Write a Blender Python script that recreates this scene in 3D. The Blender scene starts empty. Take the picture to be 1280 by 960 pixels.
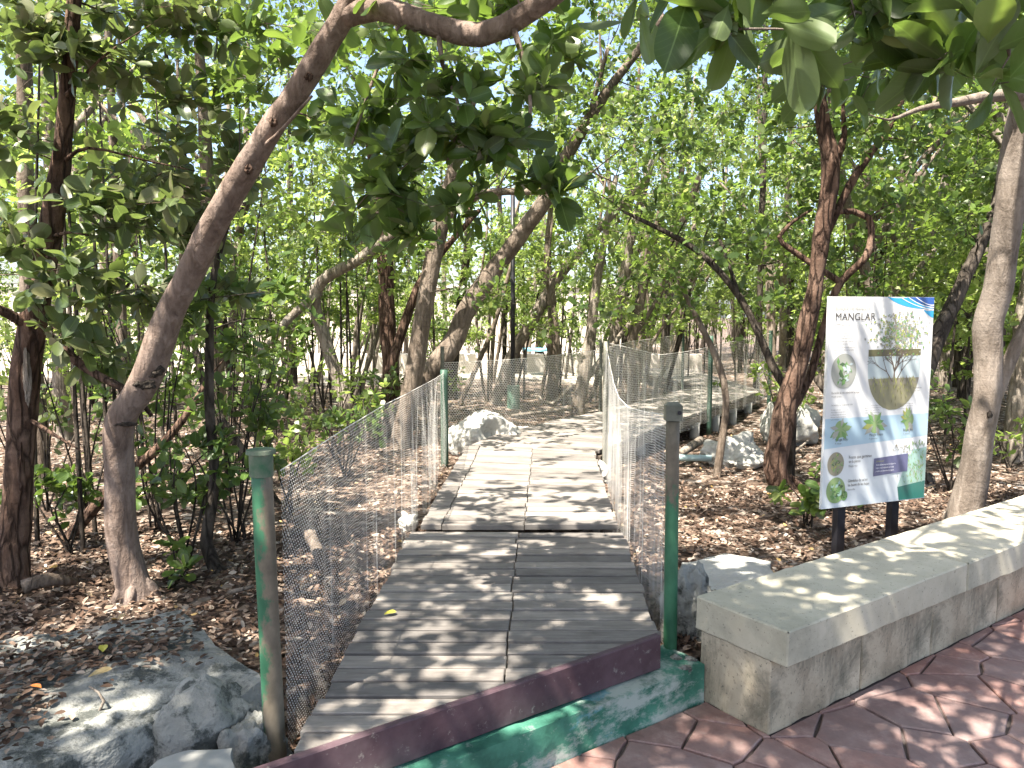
import bpy, math
import numpy as np
from mathutils import Vector, Matrix

# ------------------------------------------------------------------ camera, world, sun, exposure
S = bpy.context.scene
COL = S.collection
FPX = 962.0
PITCH = math.radians(5.46)
CAMZ = 1.6
cam_d = bpy.data.cameras.new('camera')
cam = bpy.data.objects.new('camera', cam_d)
COL.objects.link(cam)
cam.location = (0, 0, CAMZ)
cam.rotation_euler = (math.radians(90) - PITCH, 0, 0)
cam_d.sensor_fit = 'HORIZONTAL'
cam_d.sensor_width = 36.0
cam_d.lens = 36.0 * FPX / 1280.0
cam_d.clip_start = 0.05
cam_d.clip_end = 600
S.camera = cam

SUN = np.array([-0.30, -0.36, 0.884]); SUN /= np.linalg.norm(SUN)
sun_el = math.asin(SUN[2]); sun_az = math.atan2(SUN[0], SUN[1])
W = bpy.data.worlds.new('World'); S.world = W; W.use_nodes = True
wn = W.node_tree.nodes; wl = W.node_tree.links
sky = wn.new('ShaderNodeTexSky'); sky.sky_type = 'NISHITA'; sky.sun_disc = False
sky.sun_elevation = sun_el; sky.sun_rotation = sun_az
sky.air_density = .8; sky.dust_density = 2.5; sky.ozone_density = .6
wl.new(sky.outputs[0], wn['Background'].inputs[0])
wn['Background'].inputs[1].default_value = 0.115
sl = bpy.data.lights.new('sun', 'SUN'); sl.energy = 5.0; sl.angle = math.radians(0.53); sl.color = (1, .94, .85)
so = bpy.data.objects.new('sun', sl); COL.objects.link(so)
so.rotation_euler = Vector(SUN).to_track_quat('Z', 'Y').to_euler()
so.location = (-4, -5, 12)
S.view_settings.view_transform = 'Standard'; S.view_settings.look = 'None'
S.view_settings.gamma = 1.0; S.view_settings.use_curve_mapping = False
S.view_settings.exposure = 2.08
S.view_settings.use_white_balance = True; S.view_settings.white_balance_temperature = 6750
S.render.engine = 'CYCLES'
cy = S.cycles
cy.max_bounces = 8; cy.diffuse_bounces = 5; cy.glossy_bounces = 2; cy.transmission_bounces = 5
cy.transparent_max_bounces = 4; cy.caustics_reflective = False; cy.caustics_refractive = False
cy.sample_clamp_indirect = 6.0
cy.use_denoising = True

# ------------------------------------------------------------------ maths
CP, SP = math.cos(PITCH), math.sin(PITCH)
def ray(px, py):
    u = (px - 640) / FPX; v = -(py - 480) / FPX
    return np.array([u, CP + v * SP, -SP + v * CP])
def at(px, py, Y):
    d = ray(px, py); p = d * (Y / d[1]); p[2] += CAMZ
    return p
def gp(px, py, z):
    d = ray(px, py); t = (z - CAMZ) / d[2]
    p = d * t; p[2] += CAMZ
    return p
def project(P):
    P = np.asarray(P, float); y = P[:, 1]; z = P[:, 2] - CAMZ
    dep = y * CP - z * SP; up = y * SP + z * CP
    dep = np.maximum(dep, 1e-3)
    return 640 + FPX * P[:, 0] / dep, 480 - FPX * up / dep, dep

def _h(ix, iy, iz, s):
    n = (ix * 374761393 + iy * 668265263 + iz * 2147483647 + s * 974634777) & 0xFFFFFFFF
    n = ((n ^ (n >> 13)) * 1274126177) & 0xFFFFFFFF
    return ((n ^ (n >> 16)) & 0xFFFF) / 32767.5 - 1.0
def vn(P, s=0):
    P = np.asarray(P, float); i = np.floor(P).astype(np.int64); f = P - i; f = f * f * (3 - 2 * f)
    r = 0
    for a in (0, 1):
        wx = f[:, 0] if a else 1 - f[:, 0]
        for b in (0, 1):
            wy = f[:, 1] if b else 1 - f[:, 1]
            for c in (0, 1):
                wz = f[:, 2] if c else 1 - f[:, 2]
                r = r + wx * wy * wz * _h(i[:, 0] + a, i[:, 1] + b, i[:, 2] + c, s)
    return r
def fbm(P, s=0, o=4):
    r = 0; a = 1.0
    for k in range(o):
        r = r + a * vn(P * (2.03 ** k) + 17.3 * k, s + k); a *= .5
    return r
def unit(v):
    return v / np.maximum(np.linalg.norm(v, axis=-1, keepdims=True), 1e-9)

# ------------------------------------------------------------------ objects
def tag(o, label=None, cat=None, group=None, kind=None):
    if label: o['label'] = label
    if cat: o['category'] = cat
    if group: o['group'] = group
    if kind: o['kind'] = kind
    return o
def empty(name, loc, label=None, cat=None, group=None):
    o = bpy.data.objects.new(name, None); COL.objects.link(o); o.location = [float(c) for c in loc]
    o.empty_display_size = .1
    return tag(o, label, cat, group)
def link(name, me, parent=None, loc=None):
    o = bpy.data.objects.new(name, me); COL.objects.link(o)
    if parent is not None: o.parent = parent
    if loc is not None: o.location = [float(c) for c in loc]
    return o
def npmesh(name, V, F, mats, smooth=False, mi=None):
    """V (n,3); F (m,k) uniform faces"""
    me = bpy.data.meshes.new(name); V = np.ascontiguousarray(V, np.float32); F = np.ascontiguousarray(F, np.int32)
    m, k = F.shape
    me.vertices.add(len(V)); me.vertices.foreach_set('co', V.ravel())
    me.loops.add(m * k); me.loops.foreach_set('vertex_index', F.ravel())
    me.polygons.add(m)
    me.polygons.foreach_set('loop_start', np.arange(0, m * k, k, dtype=np.int32))
    try: me.polygons.foreach_set('loop_total', np.full(m, k, np.int32))
    except Exception: pass
    if smooth: me.polygons.foreach_set('use_smooth', np.ones(m, bool))
    for x in (mats if isinstance(mats, (list, tuple)) else [mats]): me.materials.append(x)
    if mi is not None: me.polygons.foreach_set('material_index', np.ascontiguousarray(mi, np.int32))
    me.update(calc_edges=True)
    return me

class MB:
    """collects shapes; build() links them as one mesh object"""
    def __init__(s): s.v = []; s.f = []; s.n = 0; s.m = []
    def add(s, V, F, mi=0):
        V = np.asarray(V, float)
        s.v.append(V); s.f += [tuple(int(i) + s.n for i in f) for f in F]; s.m += [mi] * len(F); s.n += len(V)
        return s
    def box(s, x0, x1, y0, y1, z0, z1, M=None, ch=0):
        if ch:
            V, F = prism([(x0, y0), (x1, y0), (x1, y1), (x0, y1)], z0, z1, ch)
        else:
            V = np.array([(x, y, z) for z in (z0, z1) for x, y in ((x0, y0), (x1, y0), (x1, y1), (x0, y1))], float)
            F = [(3, 2, 1, 0), (4, 5, 6, 7), (0, 1, 5, 4), (1, 2, 6, 5), (2, 3, 7, 6), (3, 0, 4, 7)]
        if M is not None: V = V @ np.array(M.to_3x3()).T + np.array(M.translation)
        return s.add(V, F)
    def tube(s, pts, rad, sides=8, res=0, amp=0, seed=0, mi=0, fr=6):
        V, F = tube(pts, rad, sides, res, amp, seed, fr); return s.add(V, F, mi)
    def mesh(s, name, mats, smooth=False, off=None):
        V = np.concatenate(s.v)
        if off is not None: V = V - np.asarray(off, float)
        me = bpy.data.meshes.new(name); me.from_pydata(V.tolist(), [], s.f)
        for x in (mats if isinstance(mats, (list, tuple)) else [mats]): me.materials.append(x)
        me.polygons.foreach_set('material_index', s.m)
        if smooth: me.polygons.foreach_set('use_smooth', [True] * len(me.polygons))
        me.update(); return me
    def build(s, name, mats, parent=None, smooth=False):
        """vertices are given in world space; the object's origin is its parent's"""
        off = None if parent is None else worldloc(parent)
        return link(name, s.mesh(name, mats, smooth, off), parent)
def worldloc(o):
    p = np.zeros(3)
    while o is not None:
        p += np.array(o.location); o = o.parent
    return p
def shade_angle(me, deg=40):
    try:
        me.polygons.foreach_set('use_smooth', [True] * len(me.polygons))
        me.set_sharp_from_angle(angle=math.radians(deg))
    except Exception: pass

def resample(pts, rad, res):
    P = np.asarray(pts, float); R = np.asarray(rad, float)
    if res <= 0 or len(P) < 3:
        if res <= 0: return P, R
        t = np.linspace(0, 1, (max(1, int(np.linalg.norm(P[-1] - P[0]) / res + .5)) if res < 1 else int(res)) + 1)[:, None]
        return P[0] * (1 - t) + P[-1] * t, R[0] * (1 - t[:, 0]) + R[-1] * t[:, 0]
    A = np.vstack([2 * P[0] - P[1], P, 2 * P[-1] - P[-2]]); RA = np.r_[R[0], R, R[-1]]
    o = []; ro = []
    for i in range(1, len(A) - 2):
        n = max(1, int(np.linalg.norm(A[i + 1] - A[i]) / res + .5)) if res < 1 else int(res)
        for k in range(n):
            t = k / n
            o.append(.5 * ((2 * A[i]) + (-A[i - 1] + A[i + 1]) * t + (2 * A[i - 1] - 5 * A[i] + 4 * A[i + 1] - A[i + 2]) * t * t + (-A[i - 1] + 3 * A[i] - 3 * A[i + 1] + A[i + 2]) * t ** 3))
            ro.append(RA[i] * (1 - t) + RA[i + 1] * t)
    o.append(P[-1]); ro.append(R[-1])
    return np.array(o), np.array(ro)
def tube(pts, rad, sides=8, res=0, amp=0, seed=0, fr=6):
    if np.isscalar(rad): rad = [rad] * len(pts)
    P, R = resample(pts, rad, res)
    n = len(P)
    if amp > .05 and n > 4: P = P + np.stack([vn(P * 4.0 + 5, seed + 40), vn(P * 4.0 + 9, seed + 41), 0 * R], 1) * (R * .2 * np.minimum(1, np.arange(n) / 4.0))[:, None]
    T = np.gradient(P, axis=0); T = unit(T)
    ref = np.array([1., 0, 0]) if abs(T[0][0]) < .8 else np.array([0, 1., 0])
    U = np.zeros((n, 3)); u = unit(ref - T[0] * ref.dot(T[0]))
    for i in range(n):
        u = unit(u - T[i] * u.dot(T[i])); U[i] = u
    Wv = np.cross(T, U)
    a = np.linspace(0, 2 * math.pi, sides, endpoint=False)
    V = P[:, None, :] + R[:, None, None] * (np.cos(a)[None, :, None] * U[:, None, :] + np.sin(a)[None, :, None] * Wv[:, None, :])
    V = V.reshape(-1, 3)
    if amp:
        dirs = unit(V - np.repeat(P, sides, 0)); q = V * np.array([1, 1, .45]) * fr
        V = V + dirs * (np.repeat(R, sides) * amp * (fbm(q, seed, 3)))[:, None]
    F = []
    for i in range(n - 1):
        for k in range(sides):
            k2 = (k + 1) % sides
            F.append((i * sides + k, i * sides + k2, (i + 1) * sides + k2, (i + 1) * sides + k))
    F.append(tuple(range(sides - 1, -1, -1))); F.append(tuple(range((n - 1) * sides, n * sides)))
    return V, F
def segs(A, B, ra, rb, sides=3):
    """straight tapered prisms, vectorised"""
    A = np.asarray(A, float); B = np.asarray(B, float); n = len(A)
    T = unit(B - A); ref = np.where(np.abs(T[:, 2:3]) > .9, np.array([[1., 0, 0]]), np.array([[0, 0, 1.]]))
    U = unit(np.cross(T, ref)); X = np.cross(T, U)
    ra = np.broadcast_to(ra, (n,)); rb = np.broadcast_to(rb, (n,))
    a = np.linspace(0, 2 * math.pi, sides, endpoint=False)
    ring = np.cos(a)[None, :, None] * U[:, None, :] + np.sin(a)[None, :, None] * X[:, None, :]
    V = np.concatenate([A[:, None] + ra[:, None, None] * ring, B[:, None] + rb[:, None, None] * ring], 1).reshape(-1, 3)
    base = (np.arange(n) * 2 * sides)[:, None, None]
    k = np.arange(sides); k2 = (k + 1) % sides
    F = (base + np.stack([k, k2, k2 + sides, k + sides], 1)[None]).reshape(-1, 4)
    return V, F

def ribbons(A, B, w, nrm):
    T = unit(B - A); X = unit(np.cross(T, nrm)) * w; n = len(A)
    V = np.stack([A - X, A + X, B + X, B - X], 1).reshape(-1, 3)
    return V, np.arange(n * 4).reshape(n, 4)
def clip(poly, nx, ny, c):
    """keep nx*x+ny*y<=c"""
    out = []
    for i in range(len(poly)):
        p, q = poly[i], poly[(i + 1) % len(poly)]
        a = nx * p[0] + ny * p[1] - c; b = nx * q[0] + ny * q[1] - c
        if a <= 0: out.append(p)
        if (a < 0 < b) or (b < 0 < a):
            t = a / (a - b); out.append((p[0] + (q[0] - p[0]) * t, p[1] + (q[1] - p[1]) * t))
    return out
def inset(poly, d):
    n = len(poly); P = poly
    area = sum(P[i][0] * P[(i + 1) % n][1] - P[(i + 1) % n][0] * P[i][1] for i in range(n))
    s = 1 if area > 0 else -1
    out = list(P)
    for i in range(n):
        p, q = P[i], P[(i + 1) % n]; ex, ey = q[0] - p[0], q[1] - p[1]; L = math.hypot(ex, ey)
        if L < 1e-6: continue
        nx, ny = ey / L * s, -ex / L * s
        out = clip(out, nx, ny, nx * p[0] + ny * p[1] - d)
        if len(out) < 3: return []
    return out
def prism(poly, z0, z1, ch=0):
    n = len(poly)
    area = sum(poly[i][0] * poly[(i + 1) % n][1] - poly[(i + 1) % n][0] * poly[i][1] for i in range(n))
    if area < 0: poly = poly[::-1]
    V = [(x, y, z0) for x, y in poly]; F = [tuple(range(n - 1, -1, -1))]
    if ch:
        ins = inset(poly, ch)
        if len(ins) == n:
            # keep the correspondence between rings
            k = min(range(n), key=lambda j: (ins[j][0] - poly[0][0]) ** 2 + (ins[j][1] - poly[0][1]) ** 2)
            ins = ins[k:] + ins[:k]
            V += [(x, y, z1 - ch) for x, y in poly] + [(x, y, z1) for x, y in ins]
            for r in (0, 1):
                for i in range(n): F.append((r * n + i, r * n + (i + 1) % n, (r + 1) * n + (i + 1) % n, (r + 1) * n + i))
            F.append(tuple(range(2 * n, 3 * n))); return np.array(V), F
    V += [(x, y, z1) for x, y in poly]
    for i in range(n): F.append((i, (i + 1) % n, n + (i + 1) % n, n + i))
    F.append(tuple(range(n, 2 * n)))
    return np.array(V), F

# ------------------------------------------------------------------ materials
class NT:
    def __init__(s, name):
        s.m = bpy.data.materials.new(name); s.m.use_nodes = True; s.t = s.m.node_tree
        s.t.nodes.clear(); s.out = s.n('ShaderNodeOutputMaterial')
    def n(s, t, **kw):
        nd = s.t.nodes.new(t)
        for k, v in kw.items():
            if hasattr(nd, k) and not k[0].isupper(): setattr(nd, k, v)
            else: s.set(nd.inputs[k.replace('_', ' ')], v)
        return nd
    def set(s, inp, v):
        if isinstance(v, bpy.types.NodeSocket): s.t.links.new(v, inp)
        elif isinstance(v, (tuple, list)) and len(v) == 3 and inp.type == 'RGBA': inp.default_value = (*v, 1)
        else: inp.default_value = v
    def coord(s, which='Object', scale=(1, 1, 1), rot=(0, 0, 0)):
        tc = s.n('ShaderNodeTexCoord'); mp = s.n('ShaderNodeMapping')
        mp.inputs['Scale'].default_value = scale; mp.inputs['Rotation'].default_value = rot
        s.t.links.new(tc.outputs[which], mp.inputs[0]); return mp.outputs[0]
    def noise(s, vec, sc, det=5, rough=.6, dist=0):
        nd = s.n('ShaderNodeTexNoise', Scale=sc, Detail=det, Roughness=rough, Distortion=dist)
        s.t.links.new(vec, nd.inputs['Vector']); return nd.outputs['Fac']
    def ramp(s, f, stops, interp='LINEAR'):
        r = s.n('ShaderNodeValToRGB'); s.t.links.new(f, r.inputs[0]); r.color_ramp.interpolation = interp
        e = r.color_ramp.elements
        while len(e) < len(stops): e.new(.5)
        for el, (p, c) in zip(e, stops):
            el.position = p; el.color = (*c, 1) if not np.isscalar(c) else (c, c, c, 1)
        return r.outputs[0]
    def mix(s, f, a, b, mode='MIX'):
        nd = s.t.nodes.new('ShaderNodeMix'); nd.data_type = 'RGBA'; nd.blend_type = mode
        s.set(nd.inputs[0], f); s.set(nd.inputs[6], a); s.set(nd.inputs[7], b); return nd.outputs[2]
    def math(s, op, a, b=0.0):
        nd = s.n('ShaderNodeMath', operation=op); s.set(nd.inputs[0], a); s.set(nd.inputs[1], b); return nd.outputs[0]
    def bump(s, h, st=.3, dist=.02):
        nd = s.n('ShaderNodeBump', Strength=st, Distance=dist, Height=h); return nd.outputs[0]
    def pbsdf(s, col, rough=.8, nrm=None, spec=.3, metal=0):
        nd = s.n('ShaderNodeBsdfPrincipled'); s.set(nd.inputs['Base Color'], col); s.set(nd.inputs['Roughness'], rough)
        nd.inputs['Specular IOR Level'].default_value = spec; nd.inputs['Metallic'].default_value = metal
        if nrm is not None: s.t.links.new(nrm, nd.inputs['Normal'])
        return nd.outputs[0]
    def done(s, sh): s.t.links.new(sh, s.out.inputs[0]); return s.m
    def objrand(s): return s.n('ShaderNodeObjectInfo').outputs['Random']

def m_leaf(name, stops, trans, under, tf=.38, island=True, rough=.38):
    q = NT(name); g = q.n('ShaderNodeNewGeometry')
    r = g.outputs['Random Per Island'] if island else q.objrand()
    top = q.ramp(r, stops)
    nz = q.noise(q.coord('Object', (1, 1, 1)), 24, 2)
    top = q.mix(q.math('MULTIPLY', nz, .3), top, (.03, .06, .012))
    if island:          # old dark sprays and young light ones
        gp_ = q.noise(g.outputs['Position'], 1.5, 3, .6); top = q.mix(1.0, top, q.ramp(gp_, [(.32, (.55, .6, .6)), (.5, (1, 1, 1)), (.68, (1.45, 1.3, 1.1))]), 'MULTIPLY')
    if not island:      # the single leaves carry a pale midrib and faint side veins
        sx = q.n('ShaderNodeSeparateXYZ'); tc = q.n('ShaderNodeTexCoord'); q.t.links.new(tc.outputs['Object'], sx.inputs[0])
        ax = q.math('ABSOLUTE', sx.outputs[0]); top = q.mix(q.ramp(ax, [(.004, .55), (.016, 0)]), top, (.16, .24, .08))
        vv = q.math('SINE', q.math('ADD', q.math('MULTIPLY', sx.outputs[1], 62.0), q.math('MULTIPLY', ax, -60.0)))
        top = q.mix(q.ramp(vv, [(.80, 0), (1, .14)]), top, (.14, .21, .07))
    col = q.mix(g.outputs['Backfacing'], top, q.mix(.5, under, top))
    pr = q.pbsdf(col, rough, None, .45)
    tr = q.n('ShaderNodeBsdfTranslucent'); q.set(tr.inputs[0], q.mix(.55, q.mix(1.0, top, (2.2, 2.6, 1.3), 'MULTIPLY'), trans))
    ms = q.n('ShaderNodeMixShader'); ms.inputs[0].default_value = tf
    q.t.links.new(pr, ms.inputs[1]); q.t.links.new(tr.outputs[0], ms.inputs[2])
    return q.done(ms.outputs[0])
GREENS = [(0, (.022, .044, .013)), (.35, (.042, .080, .019)), (.65, (.070, .125, .026)), (.9, (.115, .18, .04)), (1, (.19, .20, .07))]
LIGHTS = [(0, (.065, .105, .022)), (.4, (.11, .17, .034)), (.8, (.165, .23, .055)), (1, (.24, .28, .10))]
OLIVES = [(0, (.035, .060, .022)), (.4, (.065, .095, .035)), (.75, (.10, .125, .055)), (1, (.17, .16, .08))]
M = {}
M['leaf'] = m_leaf('mangrove_leaf', GREENS, (.27, .38, .07), (.16, .20, .095))
M['leaf_o'] = m_leaf('mangrove_leaf_single', GREENS, (.27, .38, .07), (.16, .20, .095), .33, island=False)
M['olive'] = m_leaf('olive_leaf', OLIVES, (.26, .34, .09), (.23, .23, .15), .30)
M['olive_o'] = m_leaf('olive_leaf_single', OLIVES, (.26, .34, .09), (.23, .23, .15), .30, island=False)
M['light'] = m_leaf('light_leaf', LIGHTS, (.50, .60, .16), (.20, .25, .11), .5)

def m_bark(name, c1, c2, c3, sc=9, bump=.7, patch=None, scar=None, crack=15.0, crk=.45):
    q = NT(name)
    v = q.coord('Object', (1, 1, .3)); w = q.coord('Object', (1, 1, .8))
    n1 = q.noise(v, sc * 2.2, 8, .68, .6); n2 = q.noise(w, sc * .45, 4, .6); n3 = q.noise(w, sc * 7, 4, .7)
    ring = q.noise(q.coord('Object', (.6, .6, 5)), 5, 4, .6)
    col = q.ramp(n1, [(.30, c1), (.52, c2), (.72, c3)])
    col = q.mix(q.ramp(n2, [(.45, 0), (.62, .75)]), col, c3 if patch is None else patch)
    col = q.mix(q.ramp(ring, [(.60, 0), (.74, .3)]), col, tuple(x * .45 for x in c1))
    col = q.mix(q.ramp(n3, [(.55, 0), (.75, .5)]), col, tuple(x * .5 for x in c1))
    if scar:
        tc = q.n('ShaderNodeTexCoord')
        for (px_, py_, pz_, rr, cc) in scar:
            d = q.n('ShaderNodeVectorMath', operation='DISTANCE'); q.t.links.new(tc.outputs['Object'], d.inputs[0])
            d.inputs[1].default_value = (px_, py_, pz_)
            dd = q.math('ADD', d.outputs['Value'], q.math('MULTIPLY', q.math('SUBTRACT', n1, .5), .22 * rr / .1))
            col = q.mix(q.ramp(q.math('DIVIDE', dd, rr), [(.6, 1), (1.0, 0)]), col, cc)
    vo = q.n('ShaderNodeTexVoronoi', Scale=crack, feature='DISTANCE_TO_EDGE'); wv = q.coord('Object', (1, 1, .2))
    va = q.n('ShaderNodeVectorMath', operation='ADD'); q.t.links.new(wv, va.inputs[0]); nn = q.n('ShaderNodeTexNoise', Scale=9.0, Detail=4.0); q.t.links.new(v, nn.inputs['Vector'])
    vm = q.n('ShaderNodeVectorMath', operation='SCALE'); q.t.links.new(nn.outputs['Color'], vm.inputs[0]); vm.inputs['Scale'].default_value = .10; q.t.links.new(vm.outputs[0], va.inputs[1]); q.t.links.new(va.outputs[0], vo.inputs['Vector'])
    ck = q.ramp(vo.outputs['Distance'], [(0, 1), (.16, 0)])
    col = q.mix(q.math('MULTIPLY', ck, crk), col, tuple(x * .4 for x in c1))
    n1 = q.math('SUBTRACT', n1, q.math('MULTIPLY', ck, crk * .9))
    h = q.math('ADD', n1, q.math('MULTIPLY', n3, .35)); h = q.math('ADD', h, q.math('MULTIPLY', ring, .2))
    return q.done(q.pbsdf(col, .9, q.bump(h, bump, .02), .15))
M['bark_grey'] = m_bark('grey_bark', (.075, .058, .045), (.155, .122, .095), (.26, .215, .175), bump=1.0, crk=.35)
M['bark_smooth'] = m_bark('smooth_grey_bark', (.10, .08, .065), (.175, .145, .12), (.28, .24, .205), bump=.8, crk=.10)
M['bark_pale'] = m_bark('pale_bark', (.12, .10, .08), (.22, .185, .15), (.34, .30, .255), bump=.9)
M['bark_red'] = m_bark('reddish_bark', (.055, .034, .026), (.115, .070, .050), (.21, .14, .105), bump=1.1, crack=17.0, crk=.8)
M['bark_dark'] = m_bark('dark_bark', (.032, .026, .021), (.062, .051, .041), (.115, .097, .08), bump=1.0, crk=.75)

def m_wood():
    q = NT('weathered_plank')
    rnd = q.objrand()
    tc = q.n('ShaderNodeTexCoord'); off = q.n('ShaderNodeCombineXYZ'); q.set(off.inputs[0], q.math('MULTIPLY', rnd, 37.0)); q.set(off.inputs[1], q.math('MULTIPLY', rnd, 11.0))
    ad = q.n('ShaderNodeVectorMath', operation='ADD'); q.t.links.new(tc.outputs['Object'], ad.inputs[0]); q.t.links.new(off.outputs[0], ad.inputs[1])
    mp = q.n('ShaderNodeMapping'); mp.inputs['Scale'].default_value = (1.2, 22, 22); q.t.links.new(ad.outputs[0], mp.inputs[0])
    g = q.noise(mp.outputs[0], 3.2, 7, .7, .4)
    mp2 = q.n('ShaderNodeMapping'); mp2.inputs['Scale'].default_value = (1, 2.5, 2.5); q.t.links.new(ad.outputs[0], mp2.inputs[0])
    b = q.noise(mp2.outputs[0], 4.5, 5, .65)
    col = q.ramp(g, [(.2, (.15, .137, .122)), (.5, (.235, .218, .20)), (.8, (.325, .305, .28))])
    col = q.mix(q.ramp(b, [(.42, 0), (.72, .65)]), col, (.085, .076, .07))
    col = q.mix(q.ramp(q.noise(mp2.outputs[0], 15, 3, .6), [(.62, 0), (.72, .5)]), col, (.30, .29, .27))
    col = q.mix(1.0, col, q.ramp(rnd, [(0, (.62, .62, .63)), (.5, (.92, .9, .88)), (1, (1.2, 1.18, 1.15))]), 'MULTIPLY')
    return q.done(q.pbsdf(col, .78, q.bump(q.math('ADD', g, q.math('MULTIPLY', b, .4)), .5, .005), .2))
M['wood'] = m_wood()
def m_simple(name, stops, sc=8, rough=.8, bump=.3, dist=.01, det=6, spec=.3, scale=(1, 1, 1), extra=None):
    q = NT(name); v = q.coord('Object', scale)
    n = q.noise(v, sc, det, .62); n2 = q.noise(v, sc * 6, 3, .6)
    col = q.ramp(n, stops)
    if extra: col = extra(q, v, col)
    return q.done(q.pbsdf(col, rough, q.bump(q.math('ADD', n, q.math('MULTIPLY', n2, .4)), bump, dist), spec))
M['joist'] = m_simple('dark_timber', [(.3, (.085, .068, .054)), (.7, (.19, .155, .125))], 6, .85, .4, .006, scale=(1, 1, 4))
def ex_fascia(q, v, col):
    return q.mix(q.ramp(q.noise(v, 26, 5, .75), [(.60, 0), (.68, .75)]), q.mix(q.ramp(q.noise(v, 4, 5, .7), [(.45, 0), (.7, .5)]), col, (.135, .105, .112)), (.20, .18, .17))
M['fascia'] = m_simple('purple_painted_board', [(.3, (.050, .028, .036)), (.7, (.100, .062, .073))], 7, .6, .25, .004, extra=ex_fascia)
def ex_post(top, lo):
    def f(q, v, col):
        n = q.noise(v, 7, 6, .7)
        return q.mix(q.ramp(n, [(.5, 0), (.56, .9)]), col, (.012, .22, .095))
    return f
def m_post(name, green_lo, green_hi, thr):
    q = NT(name); v = q.coord('Object', (1, 1, .6)); n = q.noise(v, 10, 6, .7)
    tc = q.n('ShaderNodeTexCoord'); sx = q.n('ShaderNodeSeparateXYZ'); q.t.links.new(tc.outputs['Object'], sx.inputs[0])
    br = q.ramp(q.noise(v, 16, 5, .65), [(.3, (.085, .072, .052)), (.7, (.19, .16, .12))])
    gr = q.ramp(q.noise(v, 12, 4, .6), [(.3, (.018, .085, .045)), (.7, (.045, .155, .085))])
    k = q.math('ADD', n, q.math('MULTIPLY', q.math('ADD', sx.outputs[0], .014), -4.0)) if green_lo == 'side' else q.math('ADD', n, q.math('MULTIPLY', q.math('SUBTRACT', thr, sx.outputs[2]), 1.2))
    return q.done(q.pbsdf(q.mix(q.ramp(k, [(.48, 0), (.56, 1)]), br, gr), .55, q.bump(n, .3, .004), .35))
M['post_side'] = m_post('flaking_green_post', 'side', 0, 0)
M['post_low'] = m_post('green_and_brown_post', 'low', 0, .72)
M['cap'] = m_simple('post_cap', [(.3, (.085, .09, .07)), (.7, (.19, .19, .155))], 12, .6, .2)
M['cap_green'] = m_simple('green_post_cap', [(.35, (.03, .10, .05)), (.6, (.16, .17, .13))], 11, .6, .2)
M['green'] = m_simple('green_paint', [(.3, (.025, .055, .040)), (.7, (.05, .105, .075))], 9, .5, .15)
M['pale_green'] = m_simple('pale_green_can', [(.3, (.07, .15, .11)), (.7, (.14, .23, .17))], 9, .5, .15)
M['black'] = m_simple('black_metal', [(.3, (.012, .012, .016)), (.7, (.03, .03, .036))], 9, .4, .1)
q = NT('white_plastic_net'); pr = q.pbsdf((.90, .88, .84), .45, None, .4)
tr = q.n('ShaderNodeBsdfTranslucent'); q.set(tr.inputs[0], (.90, .88, .84)); ms = q.n('ShaderNodeMixShader'); ms.inputs[0].default_value = .42
q.t.links.new(pr, ms.inputs[1]); q.t.links.new(tr.outputs[0], ms.inputs[2]); M['net'] = q.done(ms.outputs[0])

def ex_stain(q, v, col):
    bl = q.noise(v, 3.4, 8, .72, .5); col = q.mix(q.ramp(bl, [(.46, 0), (.60, .9)]), col, (.145, .135, .10))
    w = q.coord('Object', (3.2, 3.2, .7))
    s = q.noise(w, 2.2, 6, .7); col = q.mix(q.ramp(s, [(.52, 0), (.68, .75)]), col, (.10, .095, .072))
    s2 = q.noise(v, 2.1, 4, .6); col = q.mix(q.ramp(s2, [(.50, 0), (.62, .6)]), col, (.31, .245, .17))
    sp = q.noise(v, 70, 3, .6); return q.mix(q.ramp(sp, [(.60, 0), (.68, .7)]), col, (.10, .095, .075))
M['wall'] = m_simple('cream_limestone', [(.3, (.36, .31, .225)), (.7, (.50, .44, .335))], 4, .88, .35, .006, extra=ex_stain)
def ex_cap(q, v, col):
    s = q.noise(v, 3.5, 6, .7); col = q.mix(q.ramp(s, [(.5, 0), (.68, .6)]), col, (.235, .235, .185))
    sp = q.noise(v, 80, 3, .6); return q.mix(q.ramp(sp, [(.62, 0), (.69, .65)]), col, (.13, .125, .10))
M['coping'] = m_simple('coping_stone', [(.3, (.38, .35, .27)), (.7, (.50, .465, .37))], 5, .85, .3, .005, extra=ex_cap)
def ex_rock(q, v, col):
    s = q.noise(v, 5, 8, .75); col = q.mix(q.ramp(s, [(.49, 0), (.56, .9)]), col, (.04, .046, .042))
    s = q.noise(v, 13, 8, .75); return q.mix(q.ramp(s, [(.56, 0), (.66, .7)]), col, (.085, .09, .08))
M['rock'] = m_simple('lichened_limestone', [(.3, (.175, .177, .162)), (.7, (.305, .308, .285))], 4, .9, 1.0, .04, 8, extra=ex_rock)
def ex_rock2(q, v, col):
    s = q.noise(v, 9, 8, .75); return q.mix(q.ramp(s, [(.56, 0), (.66, .7)]), col, (.15, .15, .13))
M['rock_pale'] = m_simple('pale_limestone', [(.3, (.30, .30, .275)), (.7, (.46, .45, .415))], 5, .9, .8, .03, 8, extra=ex_rock2)
M['concrete'] = m_simple('pale_concrete', [(.3, (.25, .25, .235)), (.7, (.37, .37, .345))], 6, .85, .3, .005)
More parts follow.
